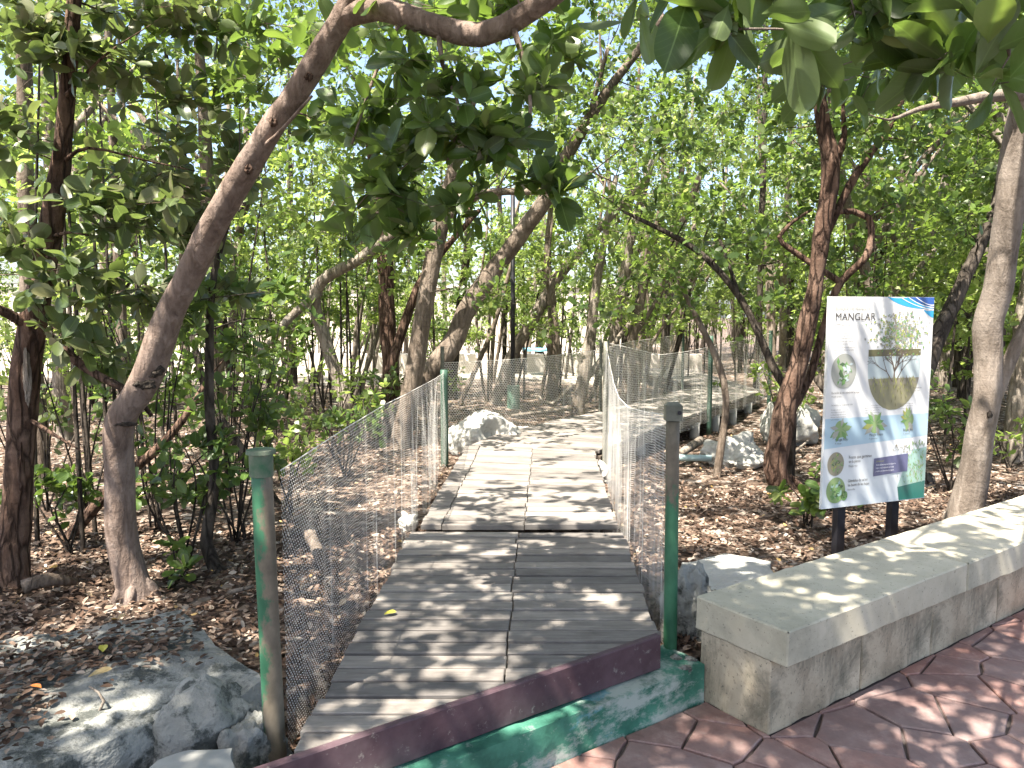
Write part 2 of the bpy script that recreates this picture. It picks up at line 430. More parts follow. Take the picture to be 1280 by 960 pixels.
def ex_kerb(q, v, col):
    w = q.coord('Object', (1, 1, 2.2))
    wh = q.ramp(q.math('ADD', q.noise(w, 3.0, 8, .75), q.math('MULTIPLY', q.noise(v, 22, 4, .7), .18)), [(.57, 0), (.68, .85)])
    col = q.mix(wh, col, (.36, .40, .37))
    bl = q.ramp(q.noise(w, 5.5, 5, .7), [(.6, 0), (.66, .7)]); return q.mix(bl, col, (.10, .26, .30))
M['kerb'] = m_simple('worn_green_paint', [(.3, (.018, .085, .060)), (.5, (.045, .17, .12)), (.75, (.10, .27, .20))], 6, .75, .5, .008, extra=ex_kerb)
def m_stone():
    q = NT('red_paving_stone'); v = q.coord('Object'); r = q.objrand()
    n = q.noise(v, 7, 7, .7); n2 = q.noise(v, 30, 5, .7)
    col = q.ramp(n, [(.3, (.13, .078, .070)), (.52, (.23, .145, .128)), (.72, (.37, .28, .25))])
    col = q.mix(1.0, col, q.ramp(r, [(0, (.72, .77, .84)), (.5, (1, .97, .97)), (1, (1.3, 1.05, .95))]), 'MULTIPLY')
    col = q.mix(q.ramp(n2, [(.58, 0), (.75, .6)]), col, (.30, .26, .24))
    wv = q.n('ShaderNodeTexCoord'); gm = q.n('ShaderNodeNewGeometry'); n3 = q.noise(gm.outputs['Position'], 1.7, 6, .7); col = q.mix(q.ramp(n3, [(.42, 0), (.62, .6)]), col, (.235, .185, .175))
    return q.done(q.pbsdf(col, .62, q.bump(q.math('ADD', n, q.math('MULTIPLY', n2, .4)), .5, .006), .35))
M['stone'] = m_stone()
M['mortar'] = m_simple('paving_joint', [(.3, (.05, .04, .038)), (.7, (.11, .09, .085))], 12, .9, .4, .004)
def m_ground():
    q = NT('forest_soil'); v = q.coord('Object')
    vo = q.n('ShaderNodeTexVoronoi', Scale=16.0); q.t.links.new(v, vo.inputs['Vector'])
    hs = q.ramp(q.n('ShaderNodeSeparateColor').outputs[0], [(0, 0), (1, 1)])
    sc = q.t.nodes.new('ShaderNodeSeparateColor'); q.t.links.new(vo.outputs['Color'], sc.inputs[0])
    lf = q.ramp(sc.outputs[0], [(0, (.045, .034, .027)), (.35, (.10, .072, .055)), (.65, (.19, .145, .115)), (.85, (.30, .25, .21)), (1, (.40, .36, .32))])
    n = q.noise(v, 9, 6, .7); col = q.mix(q.ramp(n, [(.4, .0), (.65, .8)]), lf, (.045, .03, .022))
    tc = q.n('ShaderNodeTexCoord'); sx = q.n('ShaderNodeSeparateXYZ'); q.t.links.new(tc.outputs['Object'], sx.inputs[0])
    far = q.math('ADD', sx.outputs[1], q.math('MULTIPLY', q.noise(v, .35, 3, .6), 5.0))
    sand = q.ramp(q.noise(v, 1.5, 5, .6), [(.3, (.40, .36, .30)), (.7, (.55, .51, .44))])
    fac = q.n('ShaderNodeMapRange'); q.set(fac.inputs[0], far); fac.inputs[1].default_value = 18; fac.inputs[2].default_value = 20.5
    side = q.n('ShaderNodeMapRange'); q.set(side.inputs[0], q.math('ADD', sx.outputs[0], q.math('MULTIPLY', q.noise(v, .3, 3, .6), 4.0))); side.inputs[1].default_value = 6.5; side.inputs[2].default_value = 4.5
    col = q.mix(q.math('MULTIPLY', fac.outputs[0], side.outputs[0]), col, sand)
    return q.done(q.pbsdf(col, .95, q.bump(q.math('ADD', vo.outputs['Distance'], n), .8, .02), .1))
M['ground'] = m_ground()
def m_litter():
    q = NT('dry_leaf'); g = q.n('ShaderNodeNewGeometry')
    col = q.ramp(g.outputs['Random Per Island'], [(0, (.042, .029, .022)), (.35, (.09, .057, .041)), (.62, (.160, .108, .079)), (.8, (.25, .185, .14)), (.93, (.34, .27, .215)), (.98, (.44, .38, .32)), (1, (.38, .25, .08))])
    pr = q.pbsdf(col, .8, None, .12); tr = q.n('ShaderNodeBsdfTranslucent'); q.set(tr.inputs[0], col)
    ms = q.n('ShaderNodeMixShader'); ms.inputs[0].default_value = .12; q.t.links.new(pr, ms.inputs[1]); q.t.links.new(tr.outputs[0], ms.inputs[2])
    return q.done(ms.outputs[0])
M['litter'] = m_litter()
def flat(name, col, rough=.5, spec=.3):
    q = NT(name); return q.done(q.pbsdf(col, rough, None, spec))
M['yellow'] = flat('yellow_leaf', (.42, .38, .06)); M['orange'] = flat('orange_leaf', (.40, .13, .03))
M['tan'] = flat('tan_leaf', (.36, .27, .13))
M['white_wall'] = m_simple('white_render', [(.3, (.44, .40, .36)), (.7, (.56, .52, .47))], 1.2, .9, .1)
M['pvc'] = m_simple('grey_blue_pipe', [(.3, (.22, .32, .33)), (.7, (.34, .45, .46))], 9, .5, .1)
M['pile'] = m_simple('grey_pile', [(.3, (.30, .30, .29)), (.7, (.44, .44, .42))], 7, .85, .3)
M['blue_top'] = flat('pale_blue_top', (.25, .55, .68)); M['grey'] = flat('dark_grey', (.09, .09, .09))

# ------------------------------------------------------------------ setting
D = np.array([.8211, .5708])             # direction of kerb, bench wall and boardwalk edge
NRM = np.array([.5708, -.8211])          # from them towards the viewer
def asx(a, s): return np.array([a * D[0] + s * NRM[0], a * D[1] + s * NRM[1]])
A_WALL = float(np.dot(D, (.974, 2.78)))  # end of the bench wall
S_FASC, S_KERB, S_WALL = -2.10, -2.04, -1.727
DECKZ = .30

def ghz(x, y):
    P = np.stack([np.asarray(x, float), np.asarray(y, float), np.zeros(np.shape(x))], 1)
    return .10 + .045 * fbm(P * .55, 3, 3) + .012 * vn(P * 4, 5) - .15 * np.exp(-((P[:, 0] - 2.75) ** 2 + (P[:, 1] - 10.4) ** 2) / 3.2)
def ground():
    a = np.unique(np.concatenate([np.linspace(-4, 9, 131), np.linspace(A_WALL - .05, A_WALL + .2, 11), 9 + np.geomspace(.1, 110, 34), -4 - np.geomspace(.1, 110, 34)]))
    d = np.concatenate([np.linspace(0, 9, 91), 9 + np.geomspace(.12, 130, 40)])
    edge = np.where(a > A_WALL + .08, S_WALL - .2, S_KERB - .1)
    Aa, Dd = np.meshgrid(a, d, indexing='ij'); Ss = edge[:, None] - Dd
    x = Aa * D[0] + Ss * NRM[0]; y = Aa * D[1] + Ss * NRM[1]
    z = ghz(x.ravel(), y.ravel())
    V = np.stack([x.ravel(), y.ravel(), z], 1); n, m = Aa.shape
    i = np.arange(n - 1)[:, None] * m + np.arange(m - 1)[None]
    F = np.stack([i, i + 1, i + m + 1, i + m], -1).reshape(-1, 4)
    tag(link('ground', npmesh('ground', V, F, M['ground'], True)), 'brown leaf strewn forest soil under the trees', kind='structure')
ground()

pav = MB()
c = [asx(-60, S_KERB - .12), asx(60, S_KERB - .12), asx(60, 45), asx(-60, 45)]
pav.add([(p[0], p[1], -.014) for p in c], [(0, 3, 2, 1) if False else (0, 1, 2, 3)])
PAVE = pav.build('pavement', M['mortar']); tag(PAVE, 'red stamped paving in front of the bench wall', kind='structure')
def paving():
    r = np.random.default_rng(11)
    pts = []
    for i in range(-6, 24):
        for j in range(0, 10):
            pts.append((i * .30 + (j % 2) * .13 + r.uniform(-.12, .12), S_KERB - .02 + j * .26 + r.uniform(-.11, .11)))
    pts = np.array(pts); n = 0; cells = []
    for k, p in enumerate(pts):
        poly = [(p[0] - .6, p[1] - .6), (p[0] + .6, p[1] - .6), (p[0] + .6, p[1] + .6), (p[0] - .6, p[1] + .6)]
        for o in pts[np.argsort(((pts - p) ** 2).sum(1))[1:16]]:
            v = o - p; poly = clip(poly, v[0], v[1], (o @ o - p @ p) / 2)
            if len(poly) < 3: break
        if len(poly) < 3: continue
        smin = min(q_[1] for q_ in poly)
        if smin < S_WALL + .005 and max(q_[0] for q_ in poly) > A_WALL:
            cells += [clip(clip(poly, 1, 0, A_WALL - .004), 0, -1, -(S_KERB + .006)), clip(clip(poly, -1, 0, -(A_WALL - .004)), 0, -1, -(S_WALL + .006))]
        else: cells.append(clip(poly, 0, -1, -(S_KERB + .006)))
    for poly in cells:
        if len(poly) < 3: continue
        p = np.mean(poly, 0)
        if len(poly) < 3: continue
        poly = inset(poly, .004)
        if len(poly) < 3: continue
        # break straight edges so that stones look split, not sawn
        q2 = []
        for i in range(len(poly)):
            a_, b_ = np.array(poly[i]), np.array(poly[(i + 1) % len(poly)]); q2.append(a_)
            L = np.linalg.norm(b_ - a_)
            if L > .12:
                for t in (.33, .67): q2.append(a_ + (b_ - a_) * t + (p - (a_ + b_) / 2) / max(np.linalg.norm(p - (a_ + b_) / 2), 1e-3) * r.uniform(.0, .005))
        c0 = asx(*p); w = [asx(*u) - c0 for u in q2]
        px, py, dp = project(np.array([[c0[0], c0[1], 0]]))
        if c0[1] < .4 or px[0] < 300 or px[0] > 1500 or py[0] > 1250: continue
        n_ = len(w); c_ = np.mean(w, 0)
        V = [(u[0], u[1], -.02) for u in w] + [(u[0], u[1], -.005) for u in w] + [tuple(c_ + (u - c_) * .965) + (0,) for u in w]
        Fc = []
        if np.cross(np.array(w[1]) - w[0], np.array(w[2]) - w[1]) < 0: pass
        for rr in (0, 1):
            for i in range(n_): Fc.append((rr * n_ + i, rr * n_ + (i + 1) % n_, (rr + 1) * n_ + (i + 1) % n_, (rr + 1) * n_ + i))
        Fc.append(tuple(range(2 * n_, 3 * n_)))
        b = MB().add(V, Fc); me = b.mesh('paving_stone', M['stone'])
        o = link('paving_stone', me, PAVE, (c0[0], c0[1], r.uniform(-.002, .002)))
        n += 1
paving()

# kerb: rough painted edge below the boardwalk
def slabgrid(a0, a1, s0, s1, z0, z1, na, amp, seed, fr=9):
    """rough bar along D: cross-section ring swept along a"""
    ring = []
    ns, nz = 4, 4
    for k in range(ns): ring.append((s0 + (s1 - s0) * k / ns, z0))
    for k in range(nz): ring.append((s1, z0 + (z1 - z0) * k / nz))
    for k in range(ns): ring.append((s1 + (s0 - s1) * k / ns, z1))
    for k in range(nz): ring.append((s0, z1 + (z0 - z1) * k / nz))
    ring = np.array(ring); m = len(ring); V = []
    cs, cz = (s0 + s1) / 2, (z0 + z1) / 2
    for a in np.linspace(a0, a1, na):
        for s_, z_ in ring:
            p = asx(a, s_); V.append((p[0], p[1], z_))
    V = np.array(V); d = V.copy()
    rr = np.tile(ring - np.array([cs, cz]), (na, 1)); rr = unit(rr)
    nz_ = fbm(V * fr, seed, 4) * amp
    V[:, 0] += rr[:, 0] * nz_ * NRM[0]; V[:, 1] += rr[:, 0] * nz_ * NRM[1]; V[:, 2] += rr[:, 1] * nz_
    F = []
    for i in range(na - 1):
        for k in range(m):
            k2 = (k + 1) % m; F.append((i * m + k, (i + 1) * m + k, (i + 1) * m + k2, i * m + k2))
    F.append(tuple(range(m))); F.append(tuple(range(na * m - 1, (na - 1) * m - 1, -1)))
    return V, F
V, F = slabgrid(-1.4, A_WALL - .004, S_KERB - .22, S_KERB, -.02, .155, 130, .012, 21)
ke = MB().add(V, F); kb = ke.build('kerb', M['kerb'], smooth=True); shade_angle(kb.data, 50)
tag(kb, 'worn green painted kerb under the purple edge of the boardwalk', 'kerb')

# bench wall: blocks under overhanging coping stones
WL = empty('bench_wall', (*asx(A_WALL, S_WALL), 0), 'long low cream stone bench wall with overhanging flat top', 'bench wall')
MW = Matrix(((D[0], -NRM[0], 0, 0), (D[1], -NRM[1], 0, 0), (0, 0, 1, 0), (0, 0, 0, 1)))
def oriented(name, x0, x1, y0, y1, z0, z1, mat_, parent, ch=.006, org=(0, 0), dz=0, sub=True, seed=0, amp=.0045):
    """box in the frame of the wall: x along D, y away from the viewer"""
    cx, cy_ = (x0 + x1) / 2, (y0 + y1) / 2
    n = [max(2, int((x1 - x0) / .04)), max(2, int((y1 - y0) / .05)), max(2, int((z1 - z0) / .04))]
    bm = MB(); P = []
    V, F = gridbox(x0 - cx, x1 - cx, y0 - cy_, y1 - cy_, z0, z1, n, ch)
    V[:] = V + (fbm((V + seed * 3.7) * 13, seed, 4) * amp)[:, None] * unit(V - np.array([0, 0, (z0 + z1) / 2]))
    w = np.array([org[0] + cx * D[0] - cy_ * NRM[0], org[1] + cx * D[1] - cy_ * NRM[1]])
    me = npmesh(name, np.stack([V[:, 0] * D[0] - V[:, 1] * NRM[0], V[:, 0] * D[1] - V[:, 1] * NRM[1], V[:, 2]], 1), F, mat_)
    shade_angle(me, 35)
    pl = np.zeros(3) if parent is None else worldloc(parent)
    return link(name, me, parent, (w[0] - pl[0], w[1] - pl[1], 0 - pl[2]))
def gridbox(x0, x1, y0, y1, z0, z1, n, ch=.005):
    lo = np.array([x0, y0, z0]); hi = np.array([x1, y1, z1])
    def axis(k):
        a = np.linspace(lo[k] + ch, hi[k] - ch, n[k]); return np.r_[lo[k], a, hi[k]]
    ax = [axis(k) for k in range(3)]
    Vs = []; Fs = []; off = 0
    for k in range(3):
        u, v = (k + 1) % 3, (k + 2) % 3
        for side in (0, 1):
            U, Vv = np.meshgrid(ax[u][1:-1], ax[v][1:-1], indexing='ij')
            P = np.zeros((U.size, 3)); P[:, u] = U.ravel(); P[:, v] = Vv.ravel(); P[:, k] = hi[k] if side else lo[k]
            nu, nv = U.shape; i = np.arange(nu - 1)[:, None] * nv + np.arange(nv - 1)[None]
            q_ = [i, i + nv, i + nv + 1, i + 1]
            if not side: q_ = q_[::-1]
            Fs.append(np.stack(q_, -1).reshape(-1, 4) + off); Vs.append(P); off += len(P)
    # chamfers: bridge the borders of neighbouring faces
    def idx(k, side, iu, iv):
        u, v = (k + 1) % 3, (k + 2) % 3
        return sum(len(Vs[j]) for j in range(2 * k + side)) + iu * (len(ax[v]) - 2) + iv
    ex = []
    for k in range(3):          # edges parallel to axis k
        u, v = (k + 1) % 3, (k + 2) % 3; nk = len(ax[k]) - 2; nu = len(ax[u]) - 2; nv = len(ax[v]) - 2
        for su in (0, 1):
            for sv in (0, 1):
                for i in range(nk - 1):
                    # face normal u: its own (u',v') = (v,k); face normal v: (k,u)
                    a = [idx(u, su, (nv - 1) if sv else 0, j) for j in (i, i + 1)]
                    b = [idx(v, sv, j, (nu - 1) if su else 0) for j in (i, i + 1)]
                    f = (a[0], a[1], b[1], b[0])
                    ex.append(f if su == sv else f[::-1])
    tri = []
    for sx in (0, 1):
        for sy in (0, 1):
            for sz in (0, 1):
                nx, ny, nz = [len(a) - 2 for a in ax]
                a = idx(0, sx, (ny - 1) * sy, (nz - 1) * sz); b = idx(1, sy, (nz - 1) * sz, (nx - 1) * sx); c_ = idx(2, sz, (nx - 1) * sx, (ny - 1) * sy)
                tri.append((a, b, c_, c_))
    V = np.concatenate(Vs); F = np.concatenate(Fs + [np.array(ex)])
    return V, F
r = np.random.default_rng(5)
org = asx(A_WALL, S_WALL)
x = 0.0; k = 0
for L in (.62, .58, .66, .60, .55, .64, .6, .62, .6, .6):
    oriented('wall_block', x + (.002 if k else 0), x + L - .002, 0 + r.uniform(-.002, .002), .345, -.01, .289, M['wall'], WL, .005, org, seed=k + 3); x += L; k += 1
x = -.012; k = 0
for L in (1.36, 1.18, 1.25, 1.2, 1.1):
    oriented('coping_stone', x, x + L - .003, -.078 + r.uniform(-.002, .002), .365, .291, .43, M['coping'], WL, .006, org, seed=k + 31); x += L; k += 1

# ------------------------------------------------------------------ boardwalk
BW = empty('boardwalk', (0, 3, 0), 'weathered grey plank boardwalk curving away between net fences', 'boardwalk')
BWL = worldloc(BW)
rw = np.random.default_rng(8)
def lerp_poly(P, f):
    P = np.array(P, float); L = np.r_[0, np.cumsum(np.linalg.norm(np.diff(P, axis=0), axis=1))]
    t = f * L[-1]; i = min(len(P) - 2, max(0, int(np.searchsorted(L, t) - 1)))
    k = (t - L[i]) / max(L[i + 1] - L[i], 1e-9); return P[i] * (1 - k) + P[i + 1] * k
def plank(poly, zt, u, parent=BW):
    c_ = np.mean(poly, 0); u = unit(np.array(u, float)); v = np.array([-u[1], u[0]])
    w = [((p - c_) @ u, (p - c_) @ v) for p in np.array(poly)]
    V, F = prism([tuple(p) for p in w], -.032, 0, .003)
    b = MB().add(V, F); me = b.mesh('plank', M['wood'])
    o = link('plank', me, parent, (c_[0] - BWL[0], c_[1] - BWL[1], zt - BWL[2]))
    o.rotation_euler = (rw.normal(0, .006), rw.normal(0, .0022), math.atan2(u[1], u[0]))
def decking(Lp, Rp, n, splits, gap=.007, front=False, zt=DECKZ):
    for i in range(n):
        f0, f1 = i / n, (i + 1) / n
        l0, l1, r0, r1 = lerp_poly(Lp, f0), lerp_poly(Lp, f1), lerp_poly(Rp, f0), lerp_poly(Rp, f1)
        ln = np.linalg.norm((l1 + r1 - l0 - r0) / 2); g = gap / ln * rw.uniform(.6, 1.5)
        l0, r0 = l0 + (l1 - l0) * g, r0 + (r1 - r0) * g
        sp = [0] + [s + rw.uniform(-.006, .006) for s in splits] + [1]
        e0, e1 = rw.uniform(-.012, .008), rw.uniform(-.008, .012)
        for a_, b_ in zip(sp[:-1], sp[1:]):
            ga = .0025 if a_ else e0; gb = .0025 if b_ < 1 else -e1
            q_ = [l0 + (r0 - l0) * (a_ + ga), l0 + (r0 - l0) * (b_ - gb), l1 + (r1 - l1) * (b_ - gb), l1 + (r1 - l1) * (a_ + ga)]
            if front:
                # cut along the slanted purple edge
                q_ = [tuple(p) for p in q_]; q_ = clip(q_, NRM[0], NRM[1], S_FASC - .034)
                if len(q_) < 3: continue
            plank(q_, zt + rw.uniform(-.003, .003), (r0 + r1 - l0 - l1))
decking([(-.655, 1.83), (-.595, 4.43)], [(.545, 1.83), (.65, 4.43)], 24, [.505], front=True, gap=.017)
decking([(-.55, 4.49), (-.43, 7.25)], [(.625, 4.49), (.75, 6.95)], 24, [.11, .53], zt=DECKZ + .024, gap=.011)
decking([(-.43, 7.255), (-.2, 7.85), (.02, 8.25), (.57, 9.13), (1.13, 9.75)], [(.75, 6.955), (1.02, 7.4), (1.35, 7.98), (1.8, 8.8)], 26, [.53], zt=DECKZ + .012)
decking([(1.133, 9.755), (3.2, 13.2)], [(1.803, 8.805), (4.0, 12.3)], 36, [.5], zt=DECKZ + .012)
decking([(3.2, 13.25), (2.5, 17.2)], [(4.02, 12.35), (3.9, 17.0)], 40, [], zt=DECKZ + .02)
# purple front boards
for a0, a1 in ((-.95, .53), (.535, 2.19)):
    c0 = asx((a0 + a1) / 2, S_FASC - .015)
    oriented('fascia_board', a0, a1, -S_FASC, -S_FASC + .03, DECKZ - .135, DECKZ + .004, M['fascia'], BW, .004, (0, 0), seed=int(a0 * 10) + 50, amp=.0015)
def beam(p, q_, w, z0, z1, name='joist', mat_='joist'):
    p, q_ = np.array(p, float), np.array(q_, float); u = unit(q_ - p); v = np.array([-u[1], u[0]]) * w / 2
    poly = [tuple(p + v), tuple(p - v), tuple(q_ - v), tuple(q_ + v)]
    V, F = prism(poly, z0, z1, .004); MB().add(V, F).build(name, M[mat_], BW)
zb = DECKZ - .036
for sgn, (p, q_) in enumerate([((-.56, 2.45), (-.50, 4.42)), ((.56, 3.06), (.60, 4.42)), ((-.03, 2.75), (0, 4.42)), ((-.50, 4.5), (-.38, 7.2)), ((.58, 4.5), (.71, 6.93)), ((.04, 4.5), (.16, 7.1)),
              ((.79, 7.02), (1.77, 8.8)), ((-.36, 7.28), (.06, 8.2)), ((.08, 8.25), (1.1, 9.62)), ((1.80, 8.84), (3.96, 12.3)), ((1.2, 9.75), (3.2, 13.1)), ((3.25, 13.3), (2.58, 17.1)), ((3.98, 12.5), (3.85, 17))]):
    beam(p, q_, .06, zb - .085 + .0007 * sgn, zb - .001)
MB().add(*prism([(.80, 7.0), (.84, 7.12), (.74, 7.2), (.70, 7.05)], .1, zb - .13, .004)).build('joist', M['joist'], BW)
for (x_, y_) in [(1.86, 8.98), (2.33, 9.72), (2.78, 10.45), (3.22, 11.15), (3.66, 11.85), (1.30, 9.85), (1.82, 10.75), (2.35, 11.6), (2.85, 12.45), (1.38, 8.2), (.95, 7.42), (3.9, 13.4), (3.1, 14.5)]:
    z_ = float(ghz([x_], [y_])[0])
    MB().tube([(x_, y_, z_ - .1), (x_, y_, zb - .087)], .062, 14).build('pile', M['pile'], BW, True)

# ------------------------------------------------------------------ net fences
def hexnet(Lu, Hv, cu, cv):
    """honeycomb lattice in (u,v): cells cu wide, cv tall; returns points, edges"""
    nu = int(Lu / cu); nv = int(Hv / cv)
    # rows of zig-zag points: every row j has 2 points per cell
    idx = {}; P = []; E = []
    J = np.arange(nv + 1); I = np.arange(2 * nu + 1)
    u = I[None, :] * cu / 2 + 0 * J[:, None]
    zig = np.where((I[None, :] + J[:, None]) % 2 == 0, 1, -1) * cv * .17
    v = J[:, None] * cv + zig
    P = np.stack([u.ravel() / (nu * cu), np.clip(v, 0, Hv).ravel() / Hv], 1)
    m = len(I); g = np.arange((nv + 1) * m).reshape(nv + 1, m)
    E = [np.stack([g[:, :-1].ravel(), g[:, 1:].ravel()], 1)]
    up = ((I[None, :] + J[:-1, None]) % 2 == 0)
    E.append(np.stack([g[:-1][up], g[1:][up]], 1))
    return P, np.concatenate(E)
def net(parent, path, topz, botz, cu, cv, wire, fold, seed, sag=0, slack=1.0, extra=None, bunch=1.0):
    path = np.array(path, float); L = np.r_[0, np.cumsum(np.linalg.norm(np.diff(path, axis=0), axis=1))]; Lt = L[-1]
    H = np.mean(topz) - np.mean(botz)
    P, E = hexnet(Lt * slack, H, cu, cv)
    t = P[:, 0]; h = P[:, 1]; t = t * (bunch - (bunch - 1) * t)
    rng = np.random.default_rng(seed)
    s = t * Lt
    x = np.interp(s, L, path[:, 0]); y = np.interp(s, L, path[:, 1])
    tx = np.interp(s, L[:-1] + np.diff(L) / 2, np.diff(path[:, 0]) / np.diff(L)); ty = np.interp(s, L[:-1] + np.diff(L) / 2, np.diff(path[:, 1]) / np.diff(L))
    tl = np.hypot(tx, ty); nx, ny = -ty / tl, tx / tl
    tz = np.interp(t, np.linspace(0, 1, len(topz)), topz); bz = np.interp(t, np.linspace(0, 1, len(botz)), botz)
    if sag: tz = tz - sag * np.sin(np.pi * np.clip(t, 0, 1)) ** 1.2
    z = bz + (tz - bz) * h
    q_ = np.stack([s * 3.8, h * .4, 0 * s + seed], 1)
    f = fold(t) if callable(fold) else fold
    w = (vn(q_ * np.array([2.2, 1, 1]), seed) + .6 * vn(q_ * np.array([5, 1.5, 1]), seed + 1)) * f
    w = w * (.55 + .45 * np.sin(np.pi * np.clip(h * .9 + .1, 0, 1))) * (1 - .92 * h ** 4)
    z = z + .012 * (1 - h ** 3) * vn(np.stack([s * 9, h * 6, 0 * s], 1), seed + 5)
    if extra is not None: w = w + extra(t, h)
    V3 = np.stack([x + nx * w, y + ny * w, z], 1)
    V, F = ribbons(V3[E[:, 0]], V3[E[:, 1]], wire, np.stack([nx, ny, .15 + 0 * nx], 1)[E[:, 0]])
    o = link('net', npmesh('net', V - worldloc(parent), F, M['net']), parent); o['kind'] = 'stuff'
    T3 = V3[-(2 * int(Lt * slack / cu) + 1):]
    MB().tube(T3[::2], .002, 4).build('top_cord', M['net'], parent)
def roundpost(parent, x, y, z0, z1, r_, mat_, cap=None, name='post', lean=(0, 0)):
    MB().tube([(x, y, z0), (x + lean[0] / 2, y, (z0 + z1) / 2), (x + lean[0], y + lean[1], z1)], [r_ * 1.03, r_, r_ * .98], 20, .1, .03, int(abs(x) * 50), fr=12).build(name, mat_, parent, True)

# left near fence
PL = at(345, 945, 2.36); PR = at(838, 800, 3.2)
FL = empty('net_fence', (PL[0], PL[1], .1), 'left white net fence starting at the flaking green and brown post by the rocks', 'net fence', 'white net fences along the boardwalk')
zt0 = at(337, 565, 2.36)[2]
roundpost(FL, PL[0], PL[1], .05, zt0 - .035, .033, M['post_side'], lean=(-.018, 0))
px_, py_ = PL[0] - .018, PL[1]
cp = MB(); cp.tube([(px_, py_, zt0 - .075), (px_, py_, zt0 - .004)], .0365, 18); cp.tube([(px_, py_, zt0 - .004), (px_, py_, zt0 + .008)], [.046, .044], 18)
cp.build('post_cap', M['cap_green'], FL, True); shade_angle(FL.children[-1].data)
P2 = at(556, 573, 7.28)
roundpost(FL, P2[0], P2[1], .05, 1.04, .036, M['green'], name='post')
net(FL, [(PL[0] + .035, PL[1] + .02), (-.64, 4.7), (P2[0], P2[1])], [1.11, 1.12, 1.12, 1.10, 1.07, 1.04, 1.02], [.17, .14, .13, .13, .14, .15, .16], .0175, .0125, .00085,
    lambda t: .008 + .035 * np.clip(t * 1.8 - .4, 0, 1), 4, slack=1.3, bunch=1.4)
# right near fence
FR = empty('net_fence', (PR[0], PR[1], .1), 'right white net fence tied to the square capped post by the bench wall', 'net fence', 'white net fences along the boardwalk')
ztr = at(834, 503, 3.2)[2]
roundpost(FR, PR[0], PR[1], .05, ztr - .08, .0285, M['post_low'], lean=(-.008, 0))
cb = MB(); V, F = prism([(-.034, -.03), (.034, -.03), (.034, .03), (-.034, .03)], -.075, .0, .012); 
cb.add(V + np.array([PR[0] - .008, PR[1], ztr]), F); cb.build('post_cap', M['cap'], FR)
MB().tube([(PR[0] + .012, PR[1] - .026, ztr - .04), (PR[0] + .012, PR[1] - .034, ztr - .04)], .009, 10).build('bolt', M['black'], FR)
P3 = np.array([.86, 7.02])
roundpost(FR, P3[0], P3[1], .05, 1.32, .026, M['cap'], name='post')
net(FR, [(PR[0] - .035, PR[1]), (.70, 5.0), (P3[0], P3[1])], [1.17, 1.10, 1.04, 1.04, 1.08, 1.18, 1.30], [.16, .15, .15, .15, .15, .17, .2], .0175, .0125, .0011,
    lambda t: .008 + .04 * np.clip(t * 2 - .4, 0, 1), 9, slack=1.4, bunch=1.35)
# far fences
FO = empty('net_fence', (-.78, 8.6, .1), 'far net fence round the boardwalk bend behind the white rock with a hole', 'net fence', 'white net fences along the boardwalk')
opath = [(-.78, 8.6), (-.05, 8.95), (.55, 9.55), (1.2, 10.4), (2.2, 12.1), (3.0, 13.5)]
net(FO, opath, [1.03, 1.05, 1.08, 1.16, 1.18, 1.2], [.12, .12, .12, .13, .14, .15], .030, .022, .0019, .03, 14, sag=.0)
for (x_, y_) in (opath[0], opath[3], opath[5]): roundpost(FO, x_, y_, 0, 1.2, .022, M['green'] if y_ > 11 else M['cap'])
FI = empty('net_fence', (.9, 7.1, .1), 'net fence along the inner side of the far boardwalk with a slim green post', 'net fence', 'white net fences along the boardwalk')
ipath = [(.90, 7.08), (1.45, 7.95), (1.95, 8.75), (2.52, 9.75), (3.4, 11.15), (4.15, 12.35)]
net(FI, ipath, [1.30, 1.16, 1.18, 1.22, 1.22, 1.24], [.2, .22, .2, .2, .2, .2], .030, .022, .0014, .045, 18, sag=.05, slack=1.15)
for (x_, y_) in (ipath[3], ipath[5]): roundpost(FI, x_, y_, .02, 1.28, .03, M['green'])

# ------------------------------------------------------------------ rocks
def ico(sub):
    t = (1 + 5 ** .5) / 2
    V = [(-1, t, 0), (1, t, 0), (-1, -t, 0), (1, -t, 0), (0, -1, t), (0, 1, t), (0, -1, -t), (0, 1, -t), (t, 0, -1), (t, 0, 1), (-t, 0, -1), (-t, 0, 1)]
    F = [(0, 11, 5), (0, 5, 1), (0, 1, 7), (0, 7, 10), (0, 10, 11), (1, 5, 9), (5, 11, 4), (11, 10, 2), (10, 7, 6), (7, 1, 8), (3, 9, 4), (3, 4, 2), (3, 2, 6), (3, 6, 8), (3, 8, 9), (4, 9, 5), (2, 4, 11), (6, 2, 10), (8, 6, 7), (9, 8, 1)]
    V = [np.array(v) / np.linalg.norm(v) for v in map(np.array, V)]
    for _ in range(sub):
        c_ = {}; G = []
        def mid(a, b):
            k = (min(a, b), max(a, b))
            if k not in c_:
                m = V[a] + V[b]; V.append(m / np.linalg.norm(m)); c_[k] = len(V) - 1
            return c_[k]
        for a, b, c2 in F:
            x_, y_, z_ = mid(a, b), mid(b, c2), mid(c2, a); G += [(a, x_, z_), (b, y_, x_), (c2, z_, y_), (x_, y_, z_)]
        F = G
    return np.array(V), np.array(F)
ICO3 = ico(3); ICO4 = ico(4); ICO5 = ico(5)
